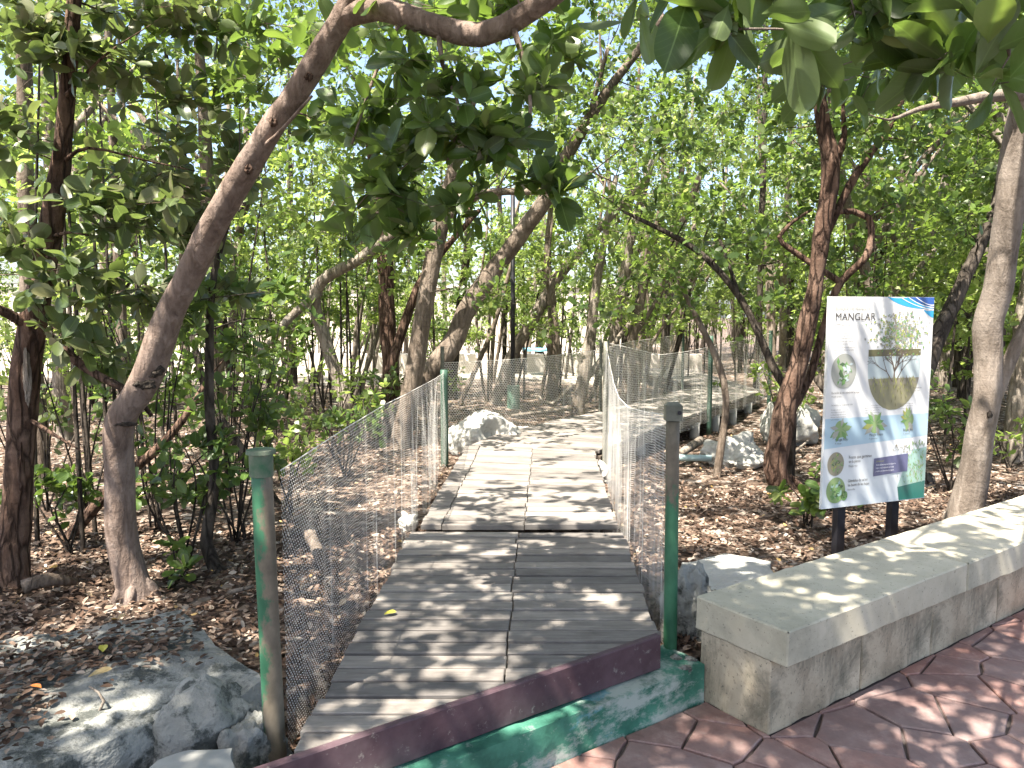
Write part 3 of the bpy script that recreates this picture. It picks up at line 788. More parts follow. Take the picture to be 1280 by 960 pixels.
def rock(loc, size, seed, label, mat_='rock_pale', amp=.28, fr=1.6, rot=0, cuts=6, holes=(), hi=False, group=None, pits=0):
    V, F = (ICO5 if hi else ICO4); V = V.copy(); r_ = np.random.default_rng(seed)
    for _ in range(cuts):
        n_ = unit(r_.normal(size=3)); d_ = r_.uniform(.62, .9); k = V @ n_ - d_
        V -= np.outer(np.maximum(k, 0) * .9, n_)
    V = V * (1 + amp * fbm(V * fr + seed * 7, seed, 5))[:, None]
    V += unit(V) * (.035 * fbm(V * 9, seed + 2, 3))[:, None]
    if pits:
        pn = np.clip(vn(V * 5.5, seed + 9) - .35, 0, 1); V -= unit(V) * (pn * pits)[:, None]
    for hx, hy, hz, hr, dep in holes:
        hd = unit(np.array([hx, hy, hz])); k = np.clip(1 - np.linalg.norm(unit(V) - hd, axis=1) / hr, 0, 1)
        V *= (1 - dep * np.clip(k * 2.2, 0, 1))[:, None]
    c_, s_ = math.cos(rot), math.sin(rot); V = V * np.array(size)
    V = np.stack([V[:, 0] * c_ - V[:, 1] * s_, V[:, 0] * s_ + V[:, 1] * c_, V[:, 2]], 1)
    me = npmesh('rock', V, F, M[mat_], True)
    return tag(link('rock', me, None, loc), label, 'rock', group)
def slab_rock(outline, ztop, zbot, seed, label, mat_='rock', amp=.03, dome=.03, under=.88):
    O = np.array(outline, float); c_ = O.mean(0)
    # refine the outline
    Q = []
    for i in range(len(O)):
        a, b = O[i], O[(i + 1) % len(O)]
        for k in range(8): Q.append(a + (b - a) * k / 8)
    Q = np.array(Q); Q += (Q - c_) * (.05 * fbm(np.c_[Q * 5, np.zeros(len(Q))], seed, 4))[:, None]
    n = len(Q); rings = [(f, 0) for f in np.linspace(.04, .97, 26)] + [(1, .25), (1.005, .5), (.98, .8), (under, 1)]
    V = []
    for f, d_ in rings:
        P = c_ + (Q - c_) * f
        z0 = ztop + amp * fbm(np.c_[P * 3.0, np.zeros(n)], seed + 1, 5) + amp * .3 * vn(np.c_[P * 16, np.zeros(n)], seed + 4) - dome * f ** 4
        V.append(np.c_[P, z0 * (1 - d_) + zbot * d_])
    V = np.concatenate(V); V[:, :2] += .012 * np.c_[vn(V * 14, seed + 7), vn(V * 14, seed + 8)]
    m = len(rings); F = []
    for i in range(m - 1):
        for k in range(n):
            F.append((i * n + k, i * n + (k + 1) % n, (i + 1) * n + (k + 1) % n, (i + 1) * n + k))
    V = np.r_[V, [[c_[0], c_[1], V[0, 2]]]]; F = np.array(F)
    if np.cross(O[1] - O[0], O[2] - O[1]) > 0: F = F[:, ::-1]
    V = V - np.array([c_[0], c_[1], zbot])
    tri = np.array([(k, (k + 1) % n, len(V) - 1, len(V) - 1) for k in range(n)])
    b = MB().add(V, F.tolist() + [tuple(t[:3]) for t in tri.tolist()])
    me = b.mesh('rock', M[mat_], True); shade_angle(me, 55)
    return tag(link('rock', me, None, (c_[0], c_[1], zbot)), label, 'rock')
def gxy(pts, z): return [gp(a, b, z)[:2] for a, b in pts]
SLAB_OUT = gxy([(-60, 860), (-20, 800), (60, 785), (150, 768), (225, 757), (262, 785), (330, 852), (300, 868), (240, 884), (150, 922), (70, 948), (-10, 972), (-70, 960)], .33)
slab_rock(SLAB_OUT, .335, .08, 5, 'broad flat grey rock slab half covered in dead leaves', 'rock', .02, .02, .72)
rock(gp(262, 938, .16), (.20, .15, .24), 41, 'grey pointed boulder wedged between the flat slab and the left fence post', 'rock', .22, 1.4, .3, 7)
rock(gp(312, 955, .14), (.11, .10, .17), 43, 'small rough bluish grey rock at the foot of the left fence post', 'rock', .3, 1.9, .9, 5)
slab_rock(gxy([(150, 985), (196, 950), (240, 936), (288, 934), (296, 965), (290, 1000), (170, 1010)], .30), .30, .06, 9, 'pale flat concrete chunk at the bottom left corner', 'concrete', .004, .004, .97)
rock(gp(872, 795, .16) + np.array([0, .1, 0]), (.14, .14, .25), 51, 'porous grey rock standing against the end of the bench wall', 'rock', .30, 2.2, .2, 4, hi=True, pits=.25)
slab_rock(gxy([(848, 700), (905, 690), (965, 700), (968, 728), (905, 758), (852, 745)], .20), .205, .05, 15, 'flat pale stone in the leaves behind the bench wall', 'rock_pale', .015, .015)
for k, (pxx, pyy, sz) in enumerate([(856, 836, .03), (862, 826, .03), (845, 824, .028)]):
    rock(gp(pxx, pyy, .15), (sz, sz * .8, sz * .6), 60 + k, ['small pale stone on the end of the green kerb', 'pale stone chip beside the bench wall corner', 'little stone at the foot of the right post'][k], 'rock', .25, 1.6)
rk = gp(600, 566, .12)
rock((rk[0] + .02, rk[1] + .15, .24), (.40, .30, .31), 71, 'bright white rock with a dark round hole beside the boardwalk bend', 'rock_pale', .11, 1.3, 0, 4, holes=[(.42, -.80, .42, .5, .6)], hi=True)
rk = gp(660, 556, .12); rock((rk[0] - .05, rk[1] + .3, .14), (.30, .2, .12), 72, 'low whitish rock tapering along the boardwalk from the white one', 'rock_pale', .25, 1.8)
rk = gp(922, 575, .1); rock((rk[0], rk[1] + .1, .13), (.33, .22, .19), 73, 'jagged white rock on the leaf litter below the far boardwalk', 'rock_pale', .36, 2.2, .5, 4)
rk = at(984, 536, 8.9); rock((rk[0], rk[1], .27), (.34, .4, .33), 75, 'large smooth white boulder behind the reddish sign side tree', 'rock_pale', .2, 1.3, .2, 5)
rk = gp(945, 582, .1); rock((rk[0], rk[1] + .1, .12), (.2, .1, .07), 76, 'long low white stone at the foot of the reddish tree', 'rock_pale', .25, 1.5, .4)
rk = gp(750, 602, .12); rock((rk[0] + .02, rk[1], .18), (.09, .1, .11), 77, 'white lump of stone between the boardwalk and the right net', 'rock_pale', .3, 2)
rk = gp(516, 662, .12); rock((rk[0] - .02, rk[1], .17), (.07, .06, .07), 78, 'small pale rock by the left edge of the boardwalk', 'rock_pale', .3, 2)

# odds and ends on the ground
p0, p1 = gp(832, 578, .1), gp(889, 579, .1)
tag(MB().tube([(p0[0], p0[1], .15), (p1[0], p1[1], .15)], .032, 14).build('pipe', M['pvc'], None, True), 'short blue grey pipe lying on the leaves behind the right post', 'pipe')
p0, p1 = gp(846, 578, .1), gp(872, 560, .1)
tag(MB().tube([(p0[0], p0[1], .16), (p1[0], p1[1] - .1, .2)], [.04, .05], 10, .1, .15, 3).build('log', M['bark_pale'], None, True), 'grey log under the near end of the far boardwalk', 'log')
b0 = gp(1000, 592, .1)
# lamp-like pole and green can
lp = gp(641, 512, .1)
PO = empty('pole', (lp[0], lp[1], .05), 'thin black pole rising from a green base beyond the boardwalk bend', 'pole')
MB().tube([(lp[0], lp[1], .05), (lp[0], lp[1], 3.4)], .034, 12).build('shaft', M['black'], PO, True)
cb = MB(); cb.tube([(lp[0] + .01, lp[1], .05), (lp[0] + .01, lp[1], .47)], .096, 18); o = cb.build('base', M['pale_green'], PO, True); shade_angle(o.data)
# clearing beyond the trees
lw = MB()
lw.box(-16, 4.6, 18.6, 18.85, 0, .55, ch=.02)
tag(lw.build('low_wall', M['white_wall']), 'low pale wall at the edge of the sunny clearing', 'wall')
bw = MB(); bw.box(-26, 7, 31, 31.3, 0, 2.5, ch=.03); bw.box(-26.1, 7.1, 30.9, 31.4, 2.5, 2.62)
tag(bw.build('boundary_wall', M['white_wall']), 'tall white boundary wall far behind the trees', 'wall')
TB = empty('table', (.65, 17.6, .1), 'low table with a pale blue top seen through the trunks', 'table')
t_ = MB(); t_.box(.25, 1.0, 17.3, 18.0, .68, .74, ch=.01); t_.build('table_top', M['blue_top'], TB)
for xx in (.32, .93):
    t_ = MB(); t_.box(xx - .025, xx + .025, 17.62, 17.68, .05, .679); t_.build('leg', M['grey'], TB)

# ------------------------------------------------------------------ sign
sTL, sTR, sBL, sBR = at(1037, 371, 4.42), at(1168, 371, 4.70), at(1035, 637, 4.42), at(1163, 622, 4.70)
ex = unit(np.array([*(sTR - sTL)[:2], 0])); SW = np.linalg.norm((sTR - sTL)[:2]); zT = (sTL[2] + sTR[2]) / 2; zB = (sBL[2] + sBR[2]) / 2; SH = zT - zB
ey = np.array([0, 0, 1.]); en = np.cross(ex, ey)      # towards the viewer
SO = np.array([sTL[0], sTL[1], zB])
SG = empty('information_sign', (*(SO + ex * SW / 2)[:2], .1), 'white mangrove information board printed with plant photos on two black posts', 'sign')
SGL = worldloc(SG)
def sp(u, v, n=0): return SO + ex * (u * SW) + ey * (v * SH) + en * n
def splane(V2, F, name, mat_, lay, parent):
    V = np.array([sp(u, v, .0008 * lay) for u, v in V2]); return MB().add(V, F).build(name, mat_, parent)
b = MB(); c8 = [sp(u, v, n) for n in (0, -.018) for u, v in ((0, 0), (1, 0), (1, 1), (0, 1))]
b.add(c8, [(0, 1, 2, 3), (7, 6, 5, 4), (4, 5, 1, 0), (5, 6, 2, 1), (6, 7, 3, 2), (7, 4, 0, 3)])
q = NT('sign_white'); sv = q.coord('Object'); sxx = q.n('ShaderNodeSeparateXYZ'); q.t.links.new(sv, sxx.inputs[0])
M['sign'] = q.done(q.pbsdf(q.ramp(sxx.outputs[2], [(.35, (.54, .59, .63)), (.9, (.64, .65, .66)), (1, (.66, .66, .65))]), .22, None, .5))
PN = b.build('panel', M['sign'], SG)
for u in (.22, .745):
    c_ = sp(u, .5, -.045); b = MB()
    b.box(-.028, .028, -.022, .022, .05, zB + SH * .75, ch=.004); V = np.concatenate(b.v); b.v = [np.stack([c_[0] + V[:, 0] * ex[0] + V[:, 1] * -en[0], c_[1] + V[:, 0] * ex[1] + V[:, 1] * -en[1], V[:, 2]], 1)]
    b.build('post', M['black'], SG)
def pm(name, c): return flat(name, c, .3, .5)
INK = pm('print_grey', (.055, .05, .05)); INKL = pm('print_light_grey', (.17, .17, .17)); BLU = pm('print_cyan', (.03, .32, .58)); BLU2 = pm('print_blue', (.03, .10, .35)); LTB = pm('print_pale_blue', (.34, .47, .56))
WHI = pm('print_white', (.78, .79, .8)); NAV = pm('print_navy', (.11, .115, .21)); TEAL = pm('print_teal', (.025, .13, .11)); GR = pm('print_green', (.13, .26, .09)); GR2 = pm('print_light_green', (.22, .32, .14)); GR3 = pm('print_dark_green', (.06, .11, .05))
GYS = pm('print_grey_green', (.30, .31, .28)); SKYP = pm('print_sky', (.42, .49, .50)); HIL = pm('print_hill', (.13, .125, .06)); GRS = pm('print_grass', (.22, .21, .13)); TWG = pm('print_twig', (.15, .12, .10)); BRN = pm('print_brown', (.24, .22, .17)); YEL = pm('print_olive', (.32, .34, .10)); PTEAL = pm('print_pale_teal', (.28, .42, .38))
AS = SH / SW
def text(s, u, v, size, mat_, lay=3, name='lettering', parent=None, sx=.9, align='LEFT', bold=0):
    """size: cap height as a share of the sign's height"""
    cu = bpy.data.curves.new('lettering', 'FONT'); cu.body = s; cu.size = 1; cu.align_x = align; cu.resolution_u = 3; cu.offset = bold
    to = bpy.data.objects.new('lettering', cu); dg = bpy.context.evaluated_depsgraph_get()
    me = bpy.data.meshes.new_from_object(to); bpy.data.objects.remove(to)
    n = len(me.vertices); co = np.zeros(n * 3, np.float32); me.vertices.foreach_get('co', co); co = co.reshape(-1, 3)
    k = size * SH / .69
    W3 = sp(u, v, .0008 * lay) + co[:, :1] * k * sx * ex + co[:, 1:2] * k * ey - worldloc(parent or PN)
    me.vertices.foreach_set('co', np.ascontiguousarray(W3, np.float32).ravel()); me.materials.clear(); me.materials.append(mat_); me.update()
    return link(name, me, parent or PN)
def ell(cu_, cv, ru, n=28, k=1.0): return [(cu_ + ru * math.cos(t), cv + ru / AS * k * math.sin(t)) for t in np.linspace(0, 2 * math.pi, n, endpoint=False)]
def disc(cu_, cv, ru, mat_, lay, name='photo_print', k=1.0):
    p = ell(cu_, cv, ru, 32, k); return splane(p, [tuple(range(len(p)))], name, mat_, lay, PN)
def scribble(name, parent, mats_, n, fn, lay, lw_, seed):
    """small printed leaf marks, one flat mesh"""
    r_ = np.random.default_rng(seed); b_ = MB()
    for i in range(n):
        u, v, a, l = fn(r_)
        c_, s_ = math.cos(a), math.sin(a)
        pts = [(0, 0), (.5, .5 * lw_), (1, 0), (.5, -.5 * lw_)]
        V = [sp(u + (x_ * c_ - y_ * s_) * l, v + (x_ * s_ + y_ * c_) * l / AS, .0008 * (lay + .6 * (i % 40) / 40)) for x_, y_ in pts]
        b_.add(V, [(0, 3, 2, 1)[::-1]], int(r_.integers(len(mats_))))
    o_ = b_.build(name, mats_, parent); o_['kind'] = 'stuff'; return o_
text('BOSQUE DE MANGLES', .055, .936, .0165, GYS, sx=.86)
text('MANGLAR', .055, .890, .034, INK, sx=1.04)
splane([(.055 + .14 * t, .868 + .004 * math.sin(t * 6.28)) for t in np.linspace(0, 1, 12)] + [(.055 + .14 * t, .8655 + .004 * math.sin(t * 6.28)) for t in np.linspace(1, 0, 12)], [tuple(range(24))[::-1]], 'flourish', INKL, 3, PN)
lor = ['El manglar es un bosque que crece en', 'la costa, entre el agua dulce y el agua', 'de mar. Sus arboles toleran la sal y', 'dan refugio a peces, aves y cangrejos', 'que viven entre sus raices.']
for i, s_ in enumerate(lor): text(s_, .052, .827 - i * .0125, .0068, INKL, sx=.80)
for i, s_ in enumerate(['Cada especie tiene su propia manera de', 'eliminar la sal que entra en sus tejidos', 'y hojas.']): text(s_, .052, .761 - i * .0125, .0068, INKL, sx=.80)
text('Excreción de sal a través de las hojas', .05, .546, .0105, INK, sx=.74); text('Mangle prieto', .05, .530, .0085, INKL, sx=.85)
text('Pneumatóforos', .83, .555, .008, INK, sx=.75); text('Mangle negro', .83, .541, .007, INKL, sx=.75)
text('Las especies de mangle en la costa', .05, .490, .008, INKL, sx=.8)
for x_, n_ in ((.05, 5), (.36, 4), (.68, 3)):
    for i in range(n_): text(['El mangle crece junto al agua y sus', 'raices sostienen el suelo blando de', 'la orilla; sus hojas caen al fondo y', 'alimentan a muchos animales que', 'viven en la laguna.'][i], x_, .468 - i * .0115 + (.012 if x_ > .3 else 0), .0062, INKL, sx=.80)
# blue waves in the corner
def curve2(p0, p1, p2, n=16): return [((1 - t) ** 2 * p0[0] + 2 * t * (1 - t) * p1[0] + t * t * p2[0], (1 - t) ** 2 * p0[1] + 2 * t * (1 - t) * p1[1] + t * t * p2[1]) for t in np.linspace(0, 1, n)]
def band(c1, c2, name, mat_, lay):
    n_ = len(c1); splane(c1 + c2, [(i, i + 1, n_ + i + 1, n_ + i) for i in range(n_ - 1)], name, mat_, lay, PN)
band(curve2((.54, .999), (.66, .99), (.75, .999), 16), curve2((.54, .9985), (.70, .935), (.999, .945), 16), 'wave_print', BLU, 1)
band(curve2((.75, .999), (.9, .999), (.999, .999), 16), curve2((.75, .999), (.86, .96), (.999, .945), 16), 'wave_print', BLU2, 1)
band(curve2((.90, .938), (.95, .93), (.999, .935), 12), curve2((.90, .936), (.95, .905), (.999, .90), 12), 'wave_print', BLU, 1)
for k_ in range(3):
    a0 = .66 + k_ * .075
    band(curve2((a0, .999), (a0 + .12, .955), (.999, .935 + .012 * k_), 16), curve2((a0 + .012, .999), (a0 + .135, .955), (.999, .941 + .012 * k_), 16), 'wave_print', WHI, 2)
# large tree picture: oval landscape with a tree growing out of its top
EU, EV, ER, EK = .635, .655, .255, 1.22
ov = [(EU + ER * math.cos(t), EV + ER / AS * EK * math.sin(t)) for t in np.linspace(0, -math.pi, 30)]
def ocut(v0, v1, mat_, lay, name='photo_print'):
    L_ = []; R_ = []
    for v in np.linspace(v0, v1, 10):
        w_ = ER * math.sqrt(max(0, 1 - ((v - EV) / (ER / AS * EK)) ** 2)) if v < EV else ER
        L_.append((EU - w_, v)); R_.append((EU + w_, v))
    splane(L_ + R_, [(i, 10 + i, 11 + i, i + 1) if v1 > v0 else (i, i + 1, 11 + i, 10 + i) for i in range(9)], name, mat_, lay, PN)
eb = EV - ER / AS * EK
ocut(eb + .001, EV + .062, SKYP, 1); ocut(EV + .062, EV + .095, HIL, 1.2); ocut(eb + .002, EV - .075, GRS, 1.2); ocut(EV - .075, EV - .045, BRN, 1.2)
tw = MB(); rr_ = np.random.default_rng(3)
def twig(u, v, a, l, w_, dep):
    u2, v2 = u + math.cos(a) * l, v + math.sin(a) * l / AS; nx_, ny_ = -math.sin(a) * w_, math.cos(a) * w_ / AS
    tw.add([sp(u - nx_, v - ny_, .0016 + dep * .0001), sp(u + nx_, v + ny_, .0016 + dep * .0001), sp(u2 + nx_ * .6, v2 + ny_ * .6, .0016 + dep * .0001), sp(u2 - nx_ * .6, v2 - ny_ * .6, .0016 + dep * .0001)], [(3, 2, 1, 0)])
    if dep < 5:
        for _ in range(2 if dep else 5): twig(u2, v2, a + rr_.uniform(-.62, .62), l * rr_.uniform(.66, .9), w_ * .68, dep + 1)
twig(EU, EV - .06, 1.55, .075, .010, 0); twig(EU - .02, EV - .06, 2.2, .09, .006, 1); twig(EU + .02, EV - .06, 1.0, .09, .006, 1)
tw.build('tree_print', TWG, PN)['kind'] = 'stuff'
def tree_fn(r_):
    while True:
        u, v = r_.normal(EU + .03, .125), r_.normal(EV + .165, .05)
        if .30 < u < .985 and EV + .06 < v < EV + .27: return u, v, r_.uniform(0, 6.28), r_.uniform(.012, .026)
scribble('leaf_print', PN, [GYS, BRN, YEL, GR], 620, tree_fn, 3.2, .7, 4)
def gr_fn(r_): 
    v = EV - .055 - abs(r_.normal(0, .04)); v = max(v, eb + .01); w_ = ER * math.sqrt(max(.01, 1 - ((v - EV) / (ER / AS * EK)) ** 2)) * .9
    return EU + r_.uniform(-w_, w_), v, r_.uniform(1.2, 1.9), r_.uniform(.02, .045)
scribble('grass_print', PN, [GRS, BRN, YEL, HIL], 260, gr_fn, 2.5, .18, 6)
def photo(cu_, cv, ru, bg, cols, seed, n=60, k=1.25, long=.07, wide=.5):
    disc(cu_, cv, ru, bg, 2, k=k)
    def fn(r_):
        a = r_.uniform(0, 6.28); q_ = math.sqrt(r_.uniform()) * .62
        return cu_ + math.cos(a) * ru * q_, cv + math.sin(a) * ru / AS * k * q_, r_.uniform(0, 6.28), min(long, ru * .62) * r_.uniform(.5, 1)
    scribble('leaf_print', PN, cols, n, fn, 3, wide, seed)
photo(.155, .652, .115, GYS, [GR, GR2, GR3, GYS, SKYP], 21, 34, 1.12, .09)
splane([(.003, .287), (.997, .318), (.997, .43), (.003, .43)], [(0, 1, 2, 3)], 'band_print', LTB, .8, PN)
def sprig(cu_, cv, ru, sd):
    disc(cu_, cv, ru * .62, GR2, 2, k=1.2)
    def fn(r_): a = r_.uniform(0, 6.28); return cu_ + math.cos(a) * ru * .2, cv + math.sin(a) * ru * .2 / AS, a, ru * r_.uniform(.6, 1.15)
    scribble('leaf_print', PN, [GR, GR2, GYS, YEL], 15, fn, 3, .42, sd)
sprig(.145, .378, .085, 31); sprig(.47, .392, .095, 32); sprig(.80, .402, .08, 33)
text('Mangle Rojo', .10, .322, .0125, INK, sx=.85); text('R. mangle', .10, .306, .008, INKL, sx=.85)
text('Mangle Prieto', .42, .334, .0125, INK, sx=.85); text('A. germinans', .42, .318, .008, INKL, sx=.85)
text('Botoncillo', .75, .347, .0125, INK, sx=.85); text('C. erectus', .75, .331, .008, INKL, sx=.85)
photo(.115, .212, .077, BRN, [GR, GR2, GR3, YEL], 41, 36, 1.15, .07, .25)
photo(.125, .085, .088, GR2, [GR, GR2, GR3, PTEAL], 42, 40, 1.1, .07, .6)
photo(.205, .055, .032, GR, [GR2, GR3], 43, 12, 1.15, .03, .6)
text('Frutos que germinan', .235, .232, .0145, INK, sx=.8); text('en la planta', .235, .212, .0135, INK, sx=.8); text('Mangle rojo', .235, .192, .009, INKL, sx=.85)
text('Glándulas de sal en', .235, .118, .0135, INK, sx=.8); text('las bases de las hojas', .235, .098, .0135, INK, sx=.8); text('Botoncillo', .235, .078, .009, INKL, sx=.85)
splane([(.475, .135), (.81, .147), (.81, .235), (.475, .223)], [(0, 1, 2, 3)], 'text_box', NAV, 4.2, PN)
text('¿Sabías que?', .495, .2045, .0085, YEL, 5.2, sx=.85)
for i, s_ in enumerate(['Varias plantas expulsan la sal por las', 'hojas, otras la detienen en la raíz', 'y evitan que penetre en su tejido.']): text(s_, .495, .187 - i * .0155, .0078, WHI, 5.2, sx=.76)
corner = [(.705, .003), (.997, .003), (.997, .085)] + curve2((.80, .07), (.74, .065), (.705, .003), 8)
splane([(.74, .003), (.997, .003), (.997, .09), (.72, .07)], [(0, 1, 2, 3)], 'photo_print', TEAL, 1.2, PN)
splane([(.72, .0705), (.997, .0905), (.997, .26), (.86, .25), (.80, .2)], [(0, 1, 2, 3, 4)], 'photo_print', PTEAL, 1.2, PN)
def cor_fn(r_):
    t = r_.uniform(0, 1); return min(.96, r_.normal(.90, .06)), .08 + .2 * t, r_.uniform(.8, 2.4), r_.uniform(.015, .04)
scribble('leaf_print', PN, [GR, GR2, GYS, PTEAL], 190, cor_fn, 2.2, .3, 51)
def cor2(r_): return r_.uniform(.66, .82), r_.uniform(.24, .285), r_.uniform(0, 6.28), r_.uniform(.015, .03)
scribble('leaf_print', PN, [BRN, GYS], 26, cor2, 2.2, .35, 52)

# ------------------------------------------------------------------ leaves
T_MID_V = np.array([(0, 0, 0), (.37, .28, .05), (-.37, .28, .05), (0, .32, -.02), (.5, .62, .05), (-.5, .62, .05), (0, .66, -.02), (.29, .92, .0), (-.29, .92, .0), (0, 1, -.05)])
T_MID_F = np.array([(0, 1, 3), (0, 3, 2), (1, 4, 6), (1, 6, 3), (3, 6, 5), (3, 5, 2), (4, 7, 6), (6, 8, 5), (7, 9, 6), (9, 8, 6)])
T_M4_V = np.array([(0, 0, 0), (.42, .36, .03), (-.42, .36, .03), (.40, .80, .03), (-.40, .80, .03), (0, 1, -.05)])
T_M4_F = np.array([(0, 1, 2), (1, 4, 2), (1, 3, 4), (3, 5, 4)])
T_LO_V = np.array([(0, 0, 0), (.46, .55, .07), (-.46, .55, .07), (0, 1, -.03)])
T_LO_F = np.array([(0, 1, 3), (0, 3, 2)])
def leafmesh(P, Dr, N, L, Wd, tv, tf):
    side = unit(np.cross(Dr, N)); n = len(P)
    V = (P[:, None] + tv[None, :, 0, None] * (side * Wd[:, None])[:, None] + tv[None, :, 1, None] * (Dr * L[:, None])[:, None] + tv[None, :, 2, None] * (N * L[:, None])[:, None]).reshape(-1, 3)
    F = (tf[None] + (np.arange(n) * len(tv))[:, None, None]).reshape(-1, 3)
    return V, F
def hileaf(mat_, seed):
    """one thick-bladed leaf: rounded tip, sunk midrib, curl"""
    r_ = np.random.default_rng(seed); rows = 15; V = []; curl = r_.uniform(-.22, .02); fold_ = r_.uniform(.05, .18); tip = r_.uniform(.52, .64)
    t = np.linspace(0, 1, rows)
    for k, y in enumerate(t):
        w_ = max(.014, .5 * math.sqrt(max(0, 1 - abs(2 * y ** (1.12 + (tip - .5)) - 1) ** 2.3)) * min(1, .35 + 1.9 * y)) if y > 0 else .012
        bx = .02 * math.sin(3 * y + seed)
        for xx in (-1, -.5, 0, .5, 1): V.append((w_ * xx + bx, y, fold_ * abs(xx) * w_ * 1.4 + curl * y * y + .014 * math.sin(9 * y + xx * 2 + seed)))
    F = []
    for i in range(rows - 1):
        for j in range(4): a = i * 5 + j; F.append((a, a + 1, a + 6, a + 5))
    me = npmesh('leaf', np.array(V) * np.array([.52 + .08 * r_.uniform(-1, 1), 1, 1]), np.array(F), mat_, True); return me
HI = {k: [hileaf(M[k], s) for s in range(7)] for k in ('leaf_o', 'olive_o')}
# petiole-side bump: the leaf base sits at the twig tip

def rosettes(C, Ax, n, L, r_, spread=(.6, 1.5), wr=.52, nj=.42):
    """whorls of n leaves at points C with axes Ax -> arrays"""
    m = len(C); ref = np.where(np.abs(Ax[:, 2:3]) > .9, np.array([[1., 0, 0]]), np.array([[0, 0, 1.]]))
    U = unit(np.cross(Ax, ref)); Vv = np.cross(Ax, U)
    ph = (np.arange(n)[None] * 2.399 + r_.uniform(0, 6.28, (m, 1)) + r_.uniform(-.3, .3, (m, n)))
    el = r_.uniform(*spread, (m, n))
    per = np.cos(ph)[..., None] * U[:, None] + np.sin(ph)[..., None] * Vv[:, None]
    Dr = np.cos(el)[..., None] * Ax[:, None] + np.sin(el)[..., None] * per
    Dr[..., 2] -= .25 * r_.uniform(0, 1, (m, n)); Dr = unit(Dr)
    N = Ax[:, None] * .8 + np.array([0, 0, .5]) + r_.normal(0, nj, (m, n, 3)); N = unit(N - Dr * (N * Dr).sum(-1, keepdims=True))
    P = C[:, None] - Ax[:, None] * (r_.uniform(0, .6, (m, n)) * L)[..., None] + per * .006
    Ls = L * r_.uniform(.5, 1.2, (m, n)); keep = r_.uniform(0, 1, (m, n)) > .12
    return P[keep], Dr[keep], N[keep], Ls[keep], (Ls * wr * 1.0)[keep]

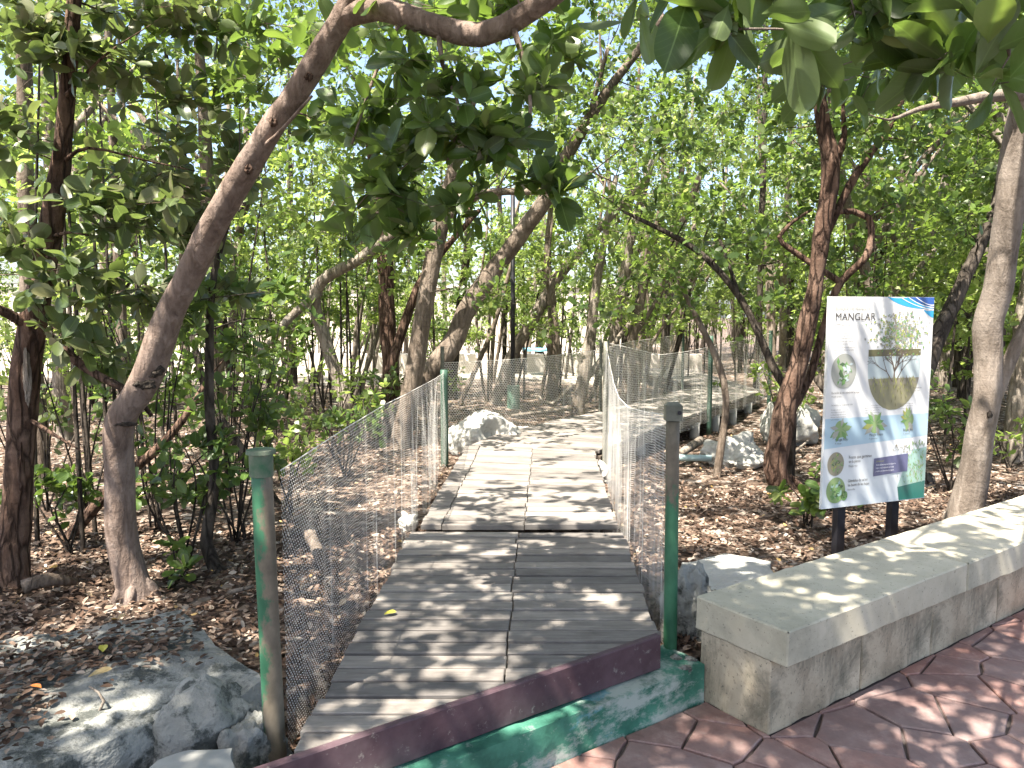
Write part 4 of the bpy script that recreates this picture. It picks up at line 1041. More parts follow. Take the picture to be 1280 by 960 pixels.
ALL_SHADE = []      # canopy clumps assigned later to the named trees
def tree(name, label, stems, clumps, bark, leaf, leafo=None, group=None, cat='tree', L=.09, per=7, tmpl='mid', sides=12, seed=0, amp=.1, nobj=0, res=.12, base=True, fr=6, wr=.52, spread=(.6, 1.5), droop=0.0, trunkmat=None, roots=0, thick=.72):
    r_ = np.random.default_rng(seed + 1000)
    S3 = []
    for st in stems:
        P = []; R = []
        for a in st:
            if len(a) == 4 and a[2] != 'w': P.append(at(a[0], a[1], a[2])); R.append(max(.002, a[3] / 2 * thick * a[2] / FPX))
            else: P.append(np.array([a[0], a[1], a[3]])); R.append(a[4])
        S3.append((np.array(P), np.array(R)))
    b0 = S3[0][0][0].copy(); zg = float(ghz([b0[0]], [b0[1]])[0])
    root = empty(name, (b0[0], b0[1], zg), label, cat, group)
    tb = MB(); pts = []
    for i, (P, R) in enumerate(S3):
        if i == 0 and base:
            P = np.vstack([[P[0][0], P[0][1], zg - .12], P]); R = np.r_[R[0] * 1.12, R]
            if P[1][2] < zg - .05: P[1][2] = zg
        tb.tube(P, R, sides if i == 0 else max(5, sides - 3), res, amp, seed + i, fr=fr)
        Q, QR = resample(P, R, .1); pts.append(np.c_[Q, QR])
    for k in range(roots):
        a = 6.28 * k / roots + r_.uniform(-.4, .4); R0 = S3[0][1][0]; L_ = r_.uniform(1.3, 2.2) * R0
        bx, by = b0[0] + math.cos(a) * L_, b0[1] + math.sin(a) * L_
        tb.tube([(b0[0], b0[1], zg + R0 * 1.2), (b0[0] + math.cos(a) * R0 * .9, b0[1] + math.sin(a) * R0 * .8, zg + R0 * .45), (bx, by, zg - .02), (bx + math.cos(a) * R0, by + math.sin(a) * R0, zg - .08)], [R0 * .3, R0 * .3, R0 * .17, R0 * .07], 8, .05, .15, seed + 70 + k)
    tw_A = []; tw_B = []; C = []; AX = []
    pts = np.concatenate(pts)
    CC = np.array([cl[0] for cl in clumps]) if clumps else np.zeros((0, 3))
    if len(CC):
        dm = np.array([np.min(np.linalg.norm(pts[:, :3] - c_, axis=1)) for c_ in CC])
        clumps = [clumps[i] for i in np.argsort(dm)]
    for cl in clumps:
        c_, rad, n = np.array(cl[0], float), np.array(cl[1], float) * np.ones(3), int(cl[2])
        dd = np.linalg.norm(pts[:, :3] - c_, axis=1) + .35 * np.maximum(pts[:, 2] - c_[2], 0) + .6 * np.maximum(.6 - pts[:, 2], 0)
        j = int(np.argmin(dd)); a0 = pts[j, :3]; ar = min(pts[j, 3] * .45, .004 + .007 * np.linalg.norm(c_ - a0))
        nb = max(2, n // 7); pts = np.vstack([pts, np.r_[c_ * .85 + a0 * .15, max(ar, .006)]])
        ends = c_ + unit(r_.normal(size=(nb, 3))) * (r_.uniform(.3, .95, (nb, 1))) * rad
        m0 = a0 * .5 + c_ * .5 + r_.normal(0, .06, 3) * np.linalg.norm(c_ - a0); cc = c_ * .85 + a0 * .15
        if np.linalg.norm(cc - a0) > .02: tb.tube([a0, m0, cc], [ar, ar * .75, ar * .5], 3 if tmpl == 'lo' else 5, 3 if sides > 8 else 2)
        rb = max(.0018, ar * .4)
        for e in ends:
            tw_A.append(np.r_[cc, rb]); tw_B.append(np.r_[e, rb * .5])
        k = r_.integers(0, nb, n); t = r_.uniform(.35, 1, (n, 1))
        bp = cc + (ends[k] - cc) * t
        off = r_.normal(size=(n, 3)) * rad * .33; off[:, 2] = off[:, 2] * .8
        tip = bp + off
        ax = unit(unit(tip - cc) * .7 + np.array([0, 0, .55 - droop]) + r_.normal(0, .35, (n, 3)))
        thin = 3 if tmpl == 'lo' else 1
        for p, q_ in list(zip(bp, tip))[::thin]: tw_A.append(np.r_[p, rb * .45]); tw_B.append(np.r_[q_, .0012])
        C.append(tip); AX.append(ax)
    tr = tb.build('trunk', trunkmat or M[bark], root, True)
    if C:
        C = np.concatenate(C); AX = np.concatenate(AX)
        A_ = np.array(tw_A); B_ = np.array(tw_B)
        V, F = segs(A_[:, :3], B_[:, :3], A_[:, 3], B_[:, 3], 4 if nobj else 3)
        o = link('twigs', npmesh('twigs', V - worldloc(root), F, M[bark], False), root); o['kind'] = 'stuff'
        P, Dr, N, Ls, Wd = rosettes(C, AX, per, L, r_, spread, wr, .62 if nobj else .42)
        if nobj:
            px, py, dp = project(P + Dr * Ls[:, None] * .5); ok = (px > -30) & (px < 1310) & (py > -30) & (py < 990) & (dp > .3)
            sc = np.where(ok, Ls / dp, 0); idx = np.argsort(-sc)[:nobj]; idx = idx[sc[idx] > 0]
            rl = worldloc(root)
            side = unit(np.cross(Dr, N))
            for i in idx:
                o = bpy.data.objects.new('leaf', HI[leafo][int(r_.integers(7))]); COL.objects.link(o); o.parent = root
                mx = np.eye(4); mx[:3, 0] = side[i] * Ls[i] * r_.uniform(.9, 1.12) * wr / .50; mx[:3, 1] = Dr[i] * Ls[i]; mx[:3, 2] = N[i] * Ls[i]; mx[:3, 3] = P[i] - rl
                o.matrix_local = Matrix(mx.tolist())
            keep = np.ones(len(P), bool); keep[idx] = False
            P, Dr, N, Ls, Wd = P[keep], Dr[keep], N[keep], Ls[keep], Wd[keep]
        if tmpl == 'mid':
            px, py, dp = project(P); nr = (dp < 5.2) & (px > -80) & (px < 1360) & (py > -120) & (P[:, 1] > .3)
            V, F = leafmesh(P[nr], Dr[nr], N[nr], Ls[nr], Wd[nr], T_MID_V, T_MID_F); nr = ~nr
            V2, F2 = leafmesh(P[nr], Dr[nr], N[nr], Ls[nr], Wd[nr], T_M4_V, T_M4_F)
            F = np.concatenate([F, F2 + len(V)]); V = np.concatenate([V, V2])
        else: V, F = leafmesh(P, Dr, N, Ls, Wd, T_LO_V, T_LO_F)
        o = link('crown', npmesh('crown', V - worldloc(root), F, M[leaf]), root); o['kind'] = 'stuff'
        tree.count += len(P)
    return root
tree.count = 0
def pc(px, py, d, rx, ry, n, rd=None):
    """a clump of foliage given by where it hangs"""
    return (at(px, py, d), (rx * d / FPX, rd or (rx + ry) / 2 * d / FPX, ry * d / FPX), n)

# --- overhead leaf clumps added where their shade should fall: dense near, open mid boardwalk
def shade_at(x, y):
    s = NRM[0] * x + NRM[1] * y
    f = .5
    if y < 4.2: f = .972
    if s > S_WALL - .4 and x > 1.0: f = .962
    if -0.75 < x < 1.0 and 4.25 < y < 7.9: f = .22 if y > 4.7 else .5
    elif -3.2 < x <= -.75 and 4.6 < y < 9: f = .4
    elif 1.0 <= x < 2.8 and 3.9 < y < 9: f = .76
    elif y >= 8: f = .22
    if -.9 < x < .2 and 7.2 < y < 8.6: f = .1
    return f
SHADE_CANOPY = []
rc = np.random.default_rng(77)
CELL = .5
for gx in np.arange(-4.5, 5.5, CELL):
    for gy in np.arange(.6, 12.5, CELL):
        lam = -math.log(1 - shade_at(gx + .25, gy + .25)) / (.098 if gy < 4.2 else .15) * CELL * CELL
        for _ in range(rc.poisson(lam)):
            x_, y_ = gx + rc.uniform(0, CELL), gy + rc.uniform(0, CELL); z_ = rc.uniform(3.5, 5.8) + max(0, (y_ - 4) * .18)
            k = (z_ - .3) / SUN[2]
            SHADE_CANOPY.append((x_ + SUN[0] * k, y_ + SUN[1] * k, z_))
SHADE_CANOPY = np.array(SHADE_CANOPY); _x, _y, _d = project(SHADE_CANOPY)
SHADE_CANOPY = SHADE_CANOPY[~((_x > -60) & (_x < 1340) & (_y > -70) & (_d < 4.2) & (SHADE_CANOPY[:, 1] > .6))]
def take(cond, n=6, rad=.30):
    """claims canopy clumps for one tree"""
    global SHADE_CANOPY
    m = cond(SHADE_CANOPY[:, 0], SHADE_CANOPY[:, 1], SHADE_CANOPY[:, 2]); got = SHADE_CANOPY[m]; SHADE_CANOPY = SHADE_CANOPY[~m]
    return [(p, (rad, rad, rad * .6), n) for p in got]

exec_parts = True
# --- near trees
T1S = [[(172, 752, 4.0, 74), (158, 690, 4.0, 62), (152, 600, 3.96, 60), (150, 528, 3.9, 64), (182, 472, 3.85, 64), (222, 372, 3.75, 58), (262, 290, 3.65, 55), (322, 188, 3.5, 50), (385, 92, 3.4, 48), (436, 12, 3.3, 46), (470, -60, 3.2, 40), (520, -180, 3.0, 34)],
       [(425, 22, 3.32, 46), (470, 10, 3.25, 47), (530, 28, 3.15, 45), (600, 44, 3.05, 45), (655, 18, 3.0, 42), (705, -15, 2.95, 38), (790, -80, 2.9, 30)],
       [(548, 30, 3.12, 12), (553, 80, 3.05, 9), (575, 140, 3.0, 7), (560, 200, 3.0, 5)], [(640, 28, 3.0, 14), (662, 110, 2.95, 9), (660, 180, 2.9, 6)],
       [(505, 22, 3.2, 10), (470, 90, 3.1, 7), (440, 180, 3.05, 5)], [(322, 188, 3.5, 12), (345, 170, 3.4, 8), (390, 120, 3.3, 5)]]
T1C = [pc(560, 150, 2.95, 130, 60, 16), pc(500, 205, 3.0, 110, 55, 16), pc(620, 175, 2.95, 80, 60, 14), pc(450, 130, 3.2, 50, 60, 9), pc(455, 245, 3.0, 55, 50, 8), pc(655, 235, 2.9, 50, 45, 8), pc(560, 85, 3.0, 120, 45, 12), pc(490, 75, 3.1, 50, 40, 6),
       pc(660, 100, 2.9, 50, 50, 7), pc(405, 160, 3.7, 40, 50, 7), pc(530, 280, 3.0, 50, 30, 5), pc(345, 70, 4.0, 60, 60, 8), pc(590, 245, 2.95, 60, 40, 7), pc(330, 20, 4.0, 70, 50, 7), pc(430, 290, 3.1, 40, 30, 3), pc(520, 10, 3.4, 120, 30, 8), pc(640, -10, 3.2, 80, 30, 9), pc(400, 40, 4.2, 60, 40, 9), pc(260, 40, 4.4, 60, 50, 10), pc(560, 20, 3.9, 110, 40, 12), pc(690, 60, 3.6, 40, 50, 8)]
T1C += take(lambda x, y, z: (x > -1.9) & (x < 1.2) & (y > .6) & (y < 4.5))
l0 = at(188, 468, 3.85)
t1m = m_bark('pinkish_grey_bark', (.105, .075, .06), (.215, .16, .13), (.33, .265, .225), patch=(.26, .205, .175), bump=.9, crk=.22,
             scar=[])
T1 = tree('mangrove_tree', 'pinkish grey tree leaning right over the left rocks, its limb crossing the top', T1S, T1C, 'bark_grey', 'leaf', 'leaf_o', L=.118, thick=.60, seed=1, sides=18, nobj=300, res=.08, amp=.11, trunkmat=t1m, per=7, roots=5, fr=7)
# dark scar and knots on the leaning trunk, real lumps of bark
def lump(parent, p, r_, mat_, seed, name='knot', sz=(1, 1, 1), dent=False):
    V, F = ICO3; V = V.copy(); V = V * (1 + .35 * fbm(V * 2.4 + seed, seed, 4))[:, None] * np.array(sz) * r_
    me = npmesh(name, V, F, mat_, True); return link(name, me, parent, np.array(p) - worldloc(parent))
lump(T1, at(190, 462, 3.80), .046, M['bark_dark'], 3, 'bark_scar', (1.2, .5, .9)); lump(T1, at(180, 480, 3.80), .038, M['bark_dark'], 4, 'bark_scar', (1.4, .6, .8)); lump(T1, at(158, 530, 3.84), .034, M['bark_dark'], 8, 'bark_scar', (1.7, .6, .3))
for (a, b_, d_) in ((386, 96, 3.345), (311, 212, 3.46), (341, 152, 3.415)): lump(T1, at(a, b_, d_), .016, M['bark_red'], a, 'knot', (1, .8, 1.2))

T2S = [[(14, 742, 4.1, 66), (20, 660, 4.1, 54), (26, 560, 4.1, 50), (32, 470, 4.1, 52), (42, 395, 4.1, 50), (60, 300, 4.1, 44), (76, 205, 4.1, 36), (84, 110, 4.05, 28), (92, 0, 4.0, 24), (110, -160, 3.9, 18)],
       [(40, 410, 4.1, 22), (10, 392, 4.0, 18), (-40, 370, 3.9, 15)], [(72, 430, 4.1, 18), (110, 462, 4.05, 16), (165, 492, 4.0, 13), (190, 520, 4.0, 8)], [(76, 205, 4.1, 9), (110, 185, 4.0, 6), (180, 200, 4.1, 4), (250, 215, 4.2, 1)],
       [(82, 120, 4.0, 8), (130, 70, 4.0, 5), (190, 30, 4.0, 1)], [(60, 300, 4.1, 8), (90, 290, 4.0, 5), (170, 310, 4.1, 1)], [(30, 520, 4.1, 9), (62, 540, 4.0, 8), (105, 566, 3.95, 1)]]
T2C = [pc(200, 220, 4.3, 110, 50, 26), pc(130, 260, 4.0, 100, 45, 24), pc(250, 280, 4.4, 80, 45, 18), pc(90, 330, 3.9, 80, 50, 18), pc(170, 90, 4.2, 100, 55, 23), pc(80, 60, 4.0, 80, 60, 19), pc(40, 190, 4.0, 60, 60, 11), pc(250, 150, 4.4, 60, 50, 13),
       pc(180, 370, 4.3, 90, 40, 16), pc(60, 400, 3.8, 60, 45, 10), pc(20, 300, 4.0, 50, 60, 10), pc(290, 360, 4.5, 50, 50, 10), pc(150, 20, 4.2, 130, 30, 17), pc(120, 445, 4.2, 70, 35, 10), pc(230, 20, 4.2, 70, 50, 13), pc(300, 200, 4.5, 40, 60, 10), pc(30, 20, 3.8, 50, 40, 10)]
T2C += take(lambda x, y, z: (x <= -1.9) & (y > .0) & (y < 5))
T2 = tree('mangrove_tree', 'leftmost reddish trunk with peeling bark and olive leaves', T2S, T2C, 'bark_red', 'olive', 'olive_o', L=.118, thick=.66, seed=2, sides=16, nobj=300, res=.09, amp=.14, per=7, roots=4, droop=.15)
lump(T2, at(34, 470, 4.03), .04, M['bark_pale'], 12, 'bark_strip', (.5, .35, 3.2)); lump(T2, at(27, 590, 4.03), .03, M['bark_red'], 13, 'bark_strip', (.6, .5, 4.2))

T4S = [[(1200, 668, 5.3, 58), (1220, 588, 5.25, 48), (1231, 500, 5.2, 44), (1238, 410, 5.2, 46), (1256, 305, 5.1, 45), (1278, 165, 5.0, 48), (1300, 30, 4.9, 44), (1320, -120, 4.7, 38), (1330, -300, 4.4, 26)],
       [(1243, 500, 5.2, 22), (1262, 450, 5.2, 22), (1290, 390, 5.2, 20), (1330, 300, 5.1, 16)],
       [(1295, 118, 4.95, 22), (1240, 120, 4.9, 19), (1195, 128, 4.8, 14), (1150, 136, 4.7, 9), (1110, 150, 4.6, 4), (1080, 140, 4.5, 1)],
       [(1318, -120, 4.7, 22), (1290, -150, 3.2, 22), (1240, -90, 2.2, 20), (1190, -55, 1.7, 16), (1050, -50, 1.5, 12), (930, -40, 1.45, 9), (860, -20, 1.45, 6)],
       [(1240, -90, 2.2, 14), (1270, -40, 1.6, 12), (1262, 40, 1.45, 7)], [(1320, -130, 4.7, 30), (1200, -420, 3.5, 26), (1000, -800, 2.3, 20)]]
T4C = [pc(1003, 38, 1.40, 40, 22, 2, .08), pc(925, 40, 1.42, 40, 25, 2, .08), pc(885, 20, 1.45, 25, 30, 2, .06), pc(1065, 25, 1.6, 50, 35, 4, .1), pc(1135, 35, 1.6, 50, 40, 4, .1), pc(1200, 50, 1.5, 45, 45, 4, .1), pc(1262, 75, 1.35, 14, 40, 2, .06), pc(1230, 0, 1.35, 45, 20, 2, .08), pc(825, 0, 1.8, 30, 25, 2, .1), pc(1120, -25, 1.6, 150, 12, 5, .1), pc(950, -25, 1.6, 120, 12, 4, .1), pc(1165, 75, 1.8, 50, 40, 3, .1), pc(1030, 85, 2.0, 40, 30, 3, .08), pc(1075, 95, 2.4, 60, 30, 4, .1)]
T4C += take(lambda x, y, z: (x >= 1.2) & (y < 6.5))
T4 = tree('mangrove_tree', 'smooth pale grey trunk behind the bench wall at the right edge', T4S, T4C, 'bark_smooth', 'leaf', 'leaf_o', L=.128, wr=.42, thick=.72, seed=4, sides=18, nobj=300, res=.09, amp=.07, per=6, droop=.75, roots=3, spread=(.35, 1.35))
lump(T4, at(1237, 518, 5.11), .018, M['bark_dark'], 5, 'knot', (1, .6, 1.2))

T3S = [[(985, 618, 6.4, 50), (970, 585, 6.4, 46), (982, 515, 6.4, 44), (1002, 440, 6.4, 37), (1018, 350, 6.35, 33), (1030, 270, 6.3, 32), (1041, 205, 6.3, 36), (1030, 155, 6.3, 27), (1024, 110, 6.3, 24), (1034, 40, 6.2, 24), (1050, -60, 6.0, 20)],
       [(1045, 200, 6.3, 18), (1056, 168, 6.3, 12), (1054, 130, 6.3, 7), (1070, 100, 6.2, 5)],
       [(985, 520, 6.45, 20), (1012, 470, 6.5, 18), (1032, 400, 6.5, 15), (1052, 352, 6.5, 14), (1082, 322, 6.4, 14), (1089, 296, 6.4, 13), (1086, 272, 6.4, 13), (1066, 264, 6.4, 11), (1036, 266, 6.35, 10)],
       [(1050, 352, 6.5, 13), (1012, 328, 6.6, 12), (978, 304, 6.6, 10), (974, 296, 6.6, 9), (990, 278, 6.6, 7), (1015, 262, 6.6, 5)],
       [(1035, 290, 6.35, 14), (1062, 232, 6.4, 16), (1088, 192, 6.4, 15), (1112, 158, 6.4, 12), (1140, 100, 6.3, 8)]]
T3C = [pc(1100, 130, 6.2, 70, 60, 24), pc(1080, 60, 6.1, 80, 60, 24), pc(1150, 180, 6.3, 60, 60, 20), pc(1000, 60, 6.2, 60, 60, 18), pc(1130, 250, 6.4, 60, 50, 16), pc(980, 160, 6.4, 40, 50, 10), pc(1090, 220, 6.5, 40, 50, 10), pc(1180, 110, 6.0, 60, 50, 16)]
T3C += take(lambda x, y, z: (x >= 1.0) & (y < 8.5))
T3 = tree('mangrove_tree', 'reddish brown forked tree with contorted limbs left of the information sign', T3S, T3C, 'bark_red', 'leaf', L=.10, thick=.62, seed=3, sides=16, res=.1, amp=.12, per=7, roots=3)

# --- middle trees, each with its own lean
MID = []
def mid(label, stems, clumps, bark='bark_grey', leaf='leaf', seed=10, **kw):
    kw.setdefault('L', .09); kw.setdefault('sides', 12); kw.setdefault('res', .15)
    MID.append((label, stems, clumps, bark, leaf, seed, kw))
c_mid = lambda px, py, d, n=3, rx=70, ry=55, m=16, sd=0: [pc(px + q_[0] * rx, py + q_[1] * ry, d + q_[2] * .5, rx * .75, ry * .75, m) for q_ in np.random.default_rng(sd).normal(0, .7, (n, 3))]
mid('grey trunk at the left fence with its shaded right side, leaning slightly right', [[(500, 565, 8.4, 36), (512, 490, 8.4, 33), (528, 400, 8.4, 31), (544, 312, 8.4, 30), (556, 255, 8.4, 26), (575, 180, 8.3, 18), (600, 90, 8.2, 12)], [(550, 280, 8.4, 14), (600, 243, 8.3, 14), (690, 238, 8.2, 11), (740, 215, 8.1, 6)]],
    c_mid(600, 60, 8.2, 7, 110, 70, 20, 1), 'bark_grey', seed=11)
mid('thick trunk slanting steeply right across the grove, banded by sunlight', [[(472, 556, 9, 42), (520, 490, 9, 38), (562, 432, 9, 36), (590, 378, 9, 32), (640, 305, 9, 29), (685, 245, 8.8, 25), (720, 175, 8.6, 21), (770, 100, 8.4, 16), (830, 20, 8.2, 12)], [(735, 150, 8.5, 10), (760, 60, 8.3, 7)]],
    c_mid(760, 90, 8.6, 7, 90, 70, 18, 2), 'bark_grey', seed=12)
mid('reddish double trunk left of the slanting ones behind the left net', [[(485, 560, 9.6, 34), (490, 480, 9.6, 30), (484, 400, 9.6, 29), (480, 318, 9.6, 27), (470, 230, 9.5, 20), (455, 120, 9.3, 14)], [(470, 562, 9.4, 20), (492, 450, 9.4, 17), (522, 360, 9.4, 15), (550, 318, 9.4, 12), (600, 262, 9.3, 8)]],
    c_mid(470, 170, 9.4, 6, 80, 80, 20, 3), 'bark_red', seed=13)
mid('pale crooked tree bending left behind the shrubs, its long limb reaching right', [[(448, 560, 8.9, 26), (432, 500, 8.9, 24), (408, 430, 8.9, 22), (395, 385, 8.8, 20), (402, 352, 8.7, 19), (452, 322, 8.6, 19), (500, 286, 8.5, 18), (560, 252, 8.4, 14), (620, 240, 8.3, 9)], [(400, 365, 8.75, 15), (360, 400, 8.6, 15), (325, 440, 8.5, 13), (290, 470, 8.4, 10)]],
    c_mid(370, 250, 8.5, 6, 80, 70, 18, 4), 'bark_pale', 'light', seed=14)
mid('grey trunk slanting right just behind the black pole', [[(618, 528, 12, 20), (640, 445, 11.9, 21), (664, 402, 11.8, 21), (705, 336, 11.7, 19), (752, 282, 11.6, 15), (810, 220, 11.4, 10)]], c_mid(800, 190, 11.4, 6, 80, 60, 18, 5), 'bark_pale', 'light', seed=15)
mid('dark slim tree leaning left from the foot of the reddish sign side tree', [[(990, 510, 6.7, 15), (965, 455, 6.8, 14), (925, 372, 6.9, 12), (870, 312, 7.0, 11), (812, 280, 7.1, 8), (780, 265, 7.2, 5)], [(925, 372, 6.9, 8), (900, 300, 7, 5)]], c_mid(850, 240, 7.1, 6, 80, 50, 14, 6), 'bark_dark', seed=16)
mid('thin pale crooked sapling in front of the far boardwalk piles', [[(896, 595, 7.1, 15), (903, 545, 7.1, 13), (908, 500, 7.1, 12), (898, 455, 7.1, 12), (880, 415, 7.1, 11), (862, 380, 7.1, 9), (846, 345, 7.1, 7)]], c_mid(850, 330, 7.1, 4, 60, 60, 12, 7), 'bark_grey', seed=17)
mid('straight dark slender trunk rising right of the far boardwalk', [[(946, 470, 13.2, 11), (950, 380, 13.2, 11), (953, 240, 13.2, 10), (956, 100, 13.2, 9), (958, -20, 13, 8)]], c_mid(950, 60, 13, 6, 90, 90, 22, 8), 'bark_dark', seed=18)
mid('trunk standing just behind the end of the outer net', [[(688, 512, 12.4, 22), (694, 440, 12.4, 19), (690, 380, 12.4, 16), (684, 320, 12.3, 12), (690, 240, 12.2, 8)]], c_mid(690, 200, 12.2, 5, 80, 60, 18, 9), 'bark_grey', 'light', seed=19)
mid('forked pale trunk with a low side limb behind the boardwalk bend', [[(722, 512, 11.4, 24), (734, 445, 11.4, 20), (742, 385, 11.4, 16), (752, 320, 11.3, 13), (770, 220, 11.2, 9)], [(728, 480, 11.4, 12), (755, 445, 11.5, 10), (790, 400, 11.6, 8)], [(716, 480, 11.4, 8), (690, 505, 11.3, 7), (672, 495, 11.2, 5)]], c_mid(770, 160, 11.2, 5, 80, 70, 18, 10), 'bark_pale', 'light', seed=20)
mid('pale sunlit trunk leaning right behind the right net post', [[(756, 500, 12.8, 21), (768, 430, 12.8, 20), (780, 350, 12.7, 18), (792, 285, 12.6, 15), (815, 200, 12.4, 10)]], c_mid(820, 130, 12.4, 6, 80, 70, 18, 11), 'bark_pale', 'light', seed=21)
mid('darker trunk pressed close to the right of the sunlit leaning one', [[(782, 500, 12.2, 20), (790, 430, 12.2, 18), (806, 350, 12.2, 15), (818, 300, 12.1, 12), (835, 210, 12, 8)], [(792, 420, 12.2, 9), (815, 385, 12.3, 8), (835, 350, 12.3, 6)]], c_mid(860, 120, 12, 6, 80, 70, 18, 12), 'bark_grey', 'leaf', seed=22)
mid('thicker trunk leaning right above the far boardwalk planks', [[(788, 500, 14, 24), (808, 420, 14, 22), (826, 350, 14, 20), (845, 300, 13.8, 16), (875, 220, 13.6, 10)]], c_mid(880, 180, 13.6, 6, 80, 70, 20, 13), 'bark_grey', 'leaf', seed=23)
mid('narrow dark trunk crossing behind the slanting banded one', [[(566, 470, 13, 17), (572, 420, 13, 16), (578, 360, 13, 15), (584, 300, 13, 12), (590, 200, 12.8, 8)]], c_mid(590, 240, 12.8, 5, 70, 60, 18, 14), 'bark_dark', 'light', seed=24)
mid('slim dark stem standing close behind the leaning tree of the left rocks', [[(272, 735, 4.35, 26), (258, 680, 4.4, 22), (268, 600, 4.4, 18), (262, 500, 4.4, 17), (262, 420, 4.4, 15), (268, 340, 4.4, 11), (300, 230, 4.3, 8)]], c_mid(300, 330, 4.4, 4, 50, 60, 10, 15) + [pc(300, 120, 4.4, 60, 60, 14)], 'bark_dark', seed=25, roots=3)
mid('grey straight trunk behind the leftmost reddish one', [[(46, 520, 6.4, 34), (40, 420, 6.4, 30), (34, 300, 6.4, 26), (32, 170, 6.4, 25), (30, 30, 6.3, 24), (28, -100, 6.2, 20)]], c_mid(40, 120, 6.4, 5, 80, 80, 18, 16), 'bark_grey', 'light', seed=26)
mid('low slanting trunk among the saplings left of the leaning tree', [[(88, 705, 4.9, 26), (105, 650, 4.9, 22), (150, 600, 4.9, 20), (196, 562, 4.9, 17), (232, 520, 4.9, 13), (262, 470, 4.9, 8)]], c_mid(260, 420, 4.9, 4, 50, 40, 10, 17), 'bark_red', seed=27)
mid('dark leaning trunk low behind the left shrubs', [[(345, 665, 5.9, 24), (330, 610, 5.9, 22), (300, 560, 5.9, 18), (262, 500, 5.9, 14), (240, 420, 5.9, 9)]], c_mid(240, 430, 5.9, 4, 60, 50, 12, 18), 'bark_dark', seed=28)
mid('dark mossy trunk leaning in the shade behind the sign', [[(1150, 640, 6.6, 44), (1120, 560, 6.7, 40), (1160, 450, 6.8, 32), (1200, 360, 6.9, 24), (1240, 270, 7, 18), (1260, 180, 7, 12)], [(1120, 560, 6.7, 30), (1060, 520, 6.8, 24), (1020, 470, 6.9, 16)]], c_mid(1230, 250, 7, 6, 70, 60, 18, 19), 'bark_dark', seed=29)

# foliage of the middle trees, hung on whichever tree stands nearest
def fill():
    r_ = np.random.default_rng(19); out = [(c_, (.3, .3, .2), 6) for c_ in SHADE_CANOPY[(SHADE_CANOPY[:, 1] > 4.4)]]
    gaps = [(240, 60, 55, 45), (290, 150, 40, 30), (840, 45, 40, 30), (420, 400, 60, 45), (700, 375, 70, 45), (590, 420, 60, 40), (640, 30, 20, 40), (15, 110, 25, 50), (250, 420, 60, 30), (800, 380, 60, 50)]
    while len(out) < N_FILL + 0 * len(SHADE_CANOPY):
        px, py = r_.uniform(280, 1290), r_.uniform(-40, 400)
        if any(((px - a) / c_) ** 2 + ((py - b) / d_) ** 2 < 1 for a, b, c_, d_ in gaps) and r_.uniform() < .9: continue
        if 330 < px < 860 and py > 300 and r_.uniform() < .55: continue
        d = r_.uniform(6.5, 14); s_ = r_.uniform(22, 75) * 9 / d
        if px > 900: d = r_.uniform(6.8, 11)
        if abs(px - 1100) < 90 and py > 340: continue
        if len(out) % 4 == 0: px, py, d = r_.uniform(350, 870), r_.uniform(265, 425), r_.uniform(9.5, 16); s_ = 40 * 9 / d
        out.append(pc(px, py, d, s_, s_ * .8, int(r_.choice([7, 10, 14, 18])), .35))
    P0 = []
    for k, m_ in enumerate(MID):
        for st in m_[1]:
            for a in st: P0.append((*at(a[0], a[1], a[2]), k))
    P0 = np.array(P0)
    for c_ in out:
        k = int(P0[np.argmin(np.linalg.norm(P0[:, :3] - c_[0], axis=1)), 3]); MID[k][2].append(c_)
N_FILL = 620 + int((SHADE_CANOPY[:, 1] > 4.4).sum())
fill(); SHADE_CANOPY = SHADE_CANOPY[SHADE_CANOPY[:, 1] <= 4.4]
for label, stems, clumps, bark, leaf, seed, kw in MID: tree('mangrove_tree', label, stems, clumps, bark, leaf, seed=seed, **kw)

# --- shrubs and seedlings
def shrub(label, px, py, d, h, w, n, leaf='leaf', seed=0, L=.085, stems=5, group=None, name='shrub', cat='shrub', nobj=0):
    r_ = np.random.default_rng(seed + 300); b = gp(px, py, .1) if d is None else at(px, py, d); b[2] = float(ghz([b[0]], [b[1]])[0])
    st = []; cl = []
    for k in range(stems):
        a = r_.uniform(0, 6.28); e = b + np.array([math.cos(a) * w * r_.uniform(.2, .8), math.sin(a) * w * r_.uniform(.2, .8), h * r_.uniform(.6, 1)])
        m_ = (b + e) / 2 + np.array([r_.normal(0, .05), r_.normal(0, .05), .08 * h])
        st.append([(b[0] + r_.normal(0, .02), b[1] + r_.normal(0, .02), 'w', b[2], .008), (m_[0], m_[1], 'w', m_[2], .006), (e[0], e[1], 'w', e[2], .003)])
        cl.append((e - np.array([0, 0, h * .15]), (w * .4, w * .4, h * .25), max(3, n // stems)))
    return tree(name, label, st, cl, 'bark_dark', leaf, 'leaf_o', group, cat, L=L, seed=seed, sides=6, res=.1, amp=0, per=6, nobj=nobj)
shrub('leafy dark green shrub between the leaning tree and the left fence post', 235, 715, 4.5, .95, .42, 60, seed=1, stems=9, nobj=120)
shrub('bushy dark shrub behind the slim stem left of the fence post', 300, 690, 4.9, 1.15, .5, 70, seed=2, stems=9)
shrub('low shrub with bright leaf tips behind the left fence post', 360, 640, 5.6, .8, .5, 40, 'light', seed=3)
shrub('small shrub at the foot of the leftmost reddish tree', 85, 690, 4.6, .65, .35, 34, seed=4, nobj=80)
shrub('tall leafy seedlings beyond the leftmost trunk', 60, 640, 5.6, 1.1, .5, 50, 'olive', seed=5)
shrub('sprawling shrub behind the left net', 430, 600, 6.9, .75, .5, 60, 'leaf', seed=6, stems=8)
shrub('young green shrub at the foot of the reddish double trunk', 545, 545, 10.2, 1.0, .5, 40, 'light', seed=7)
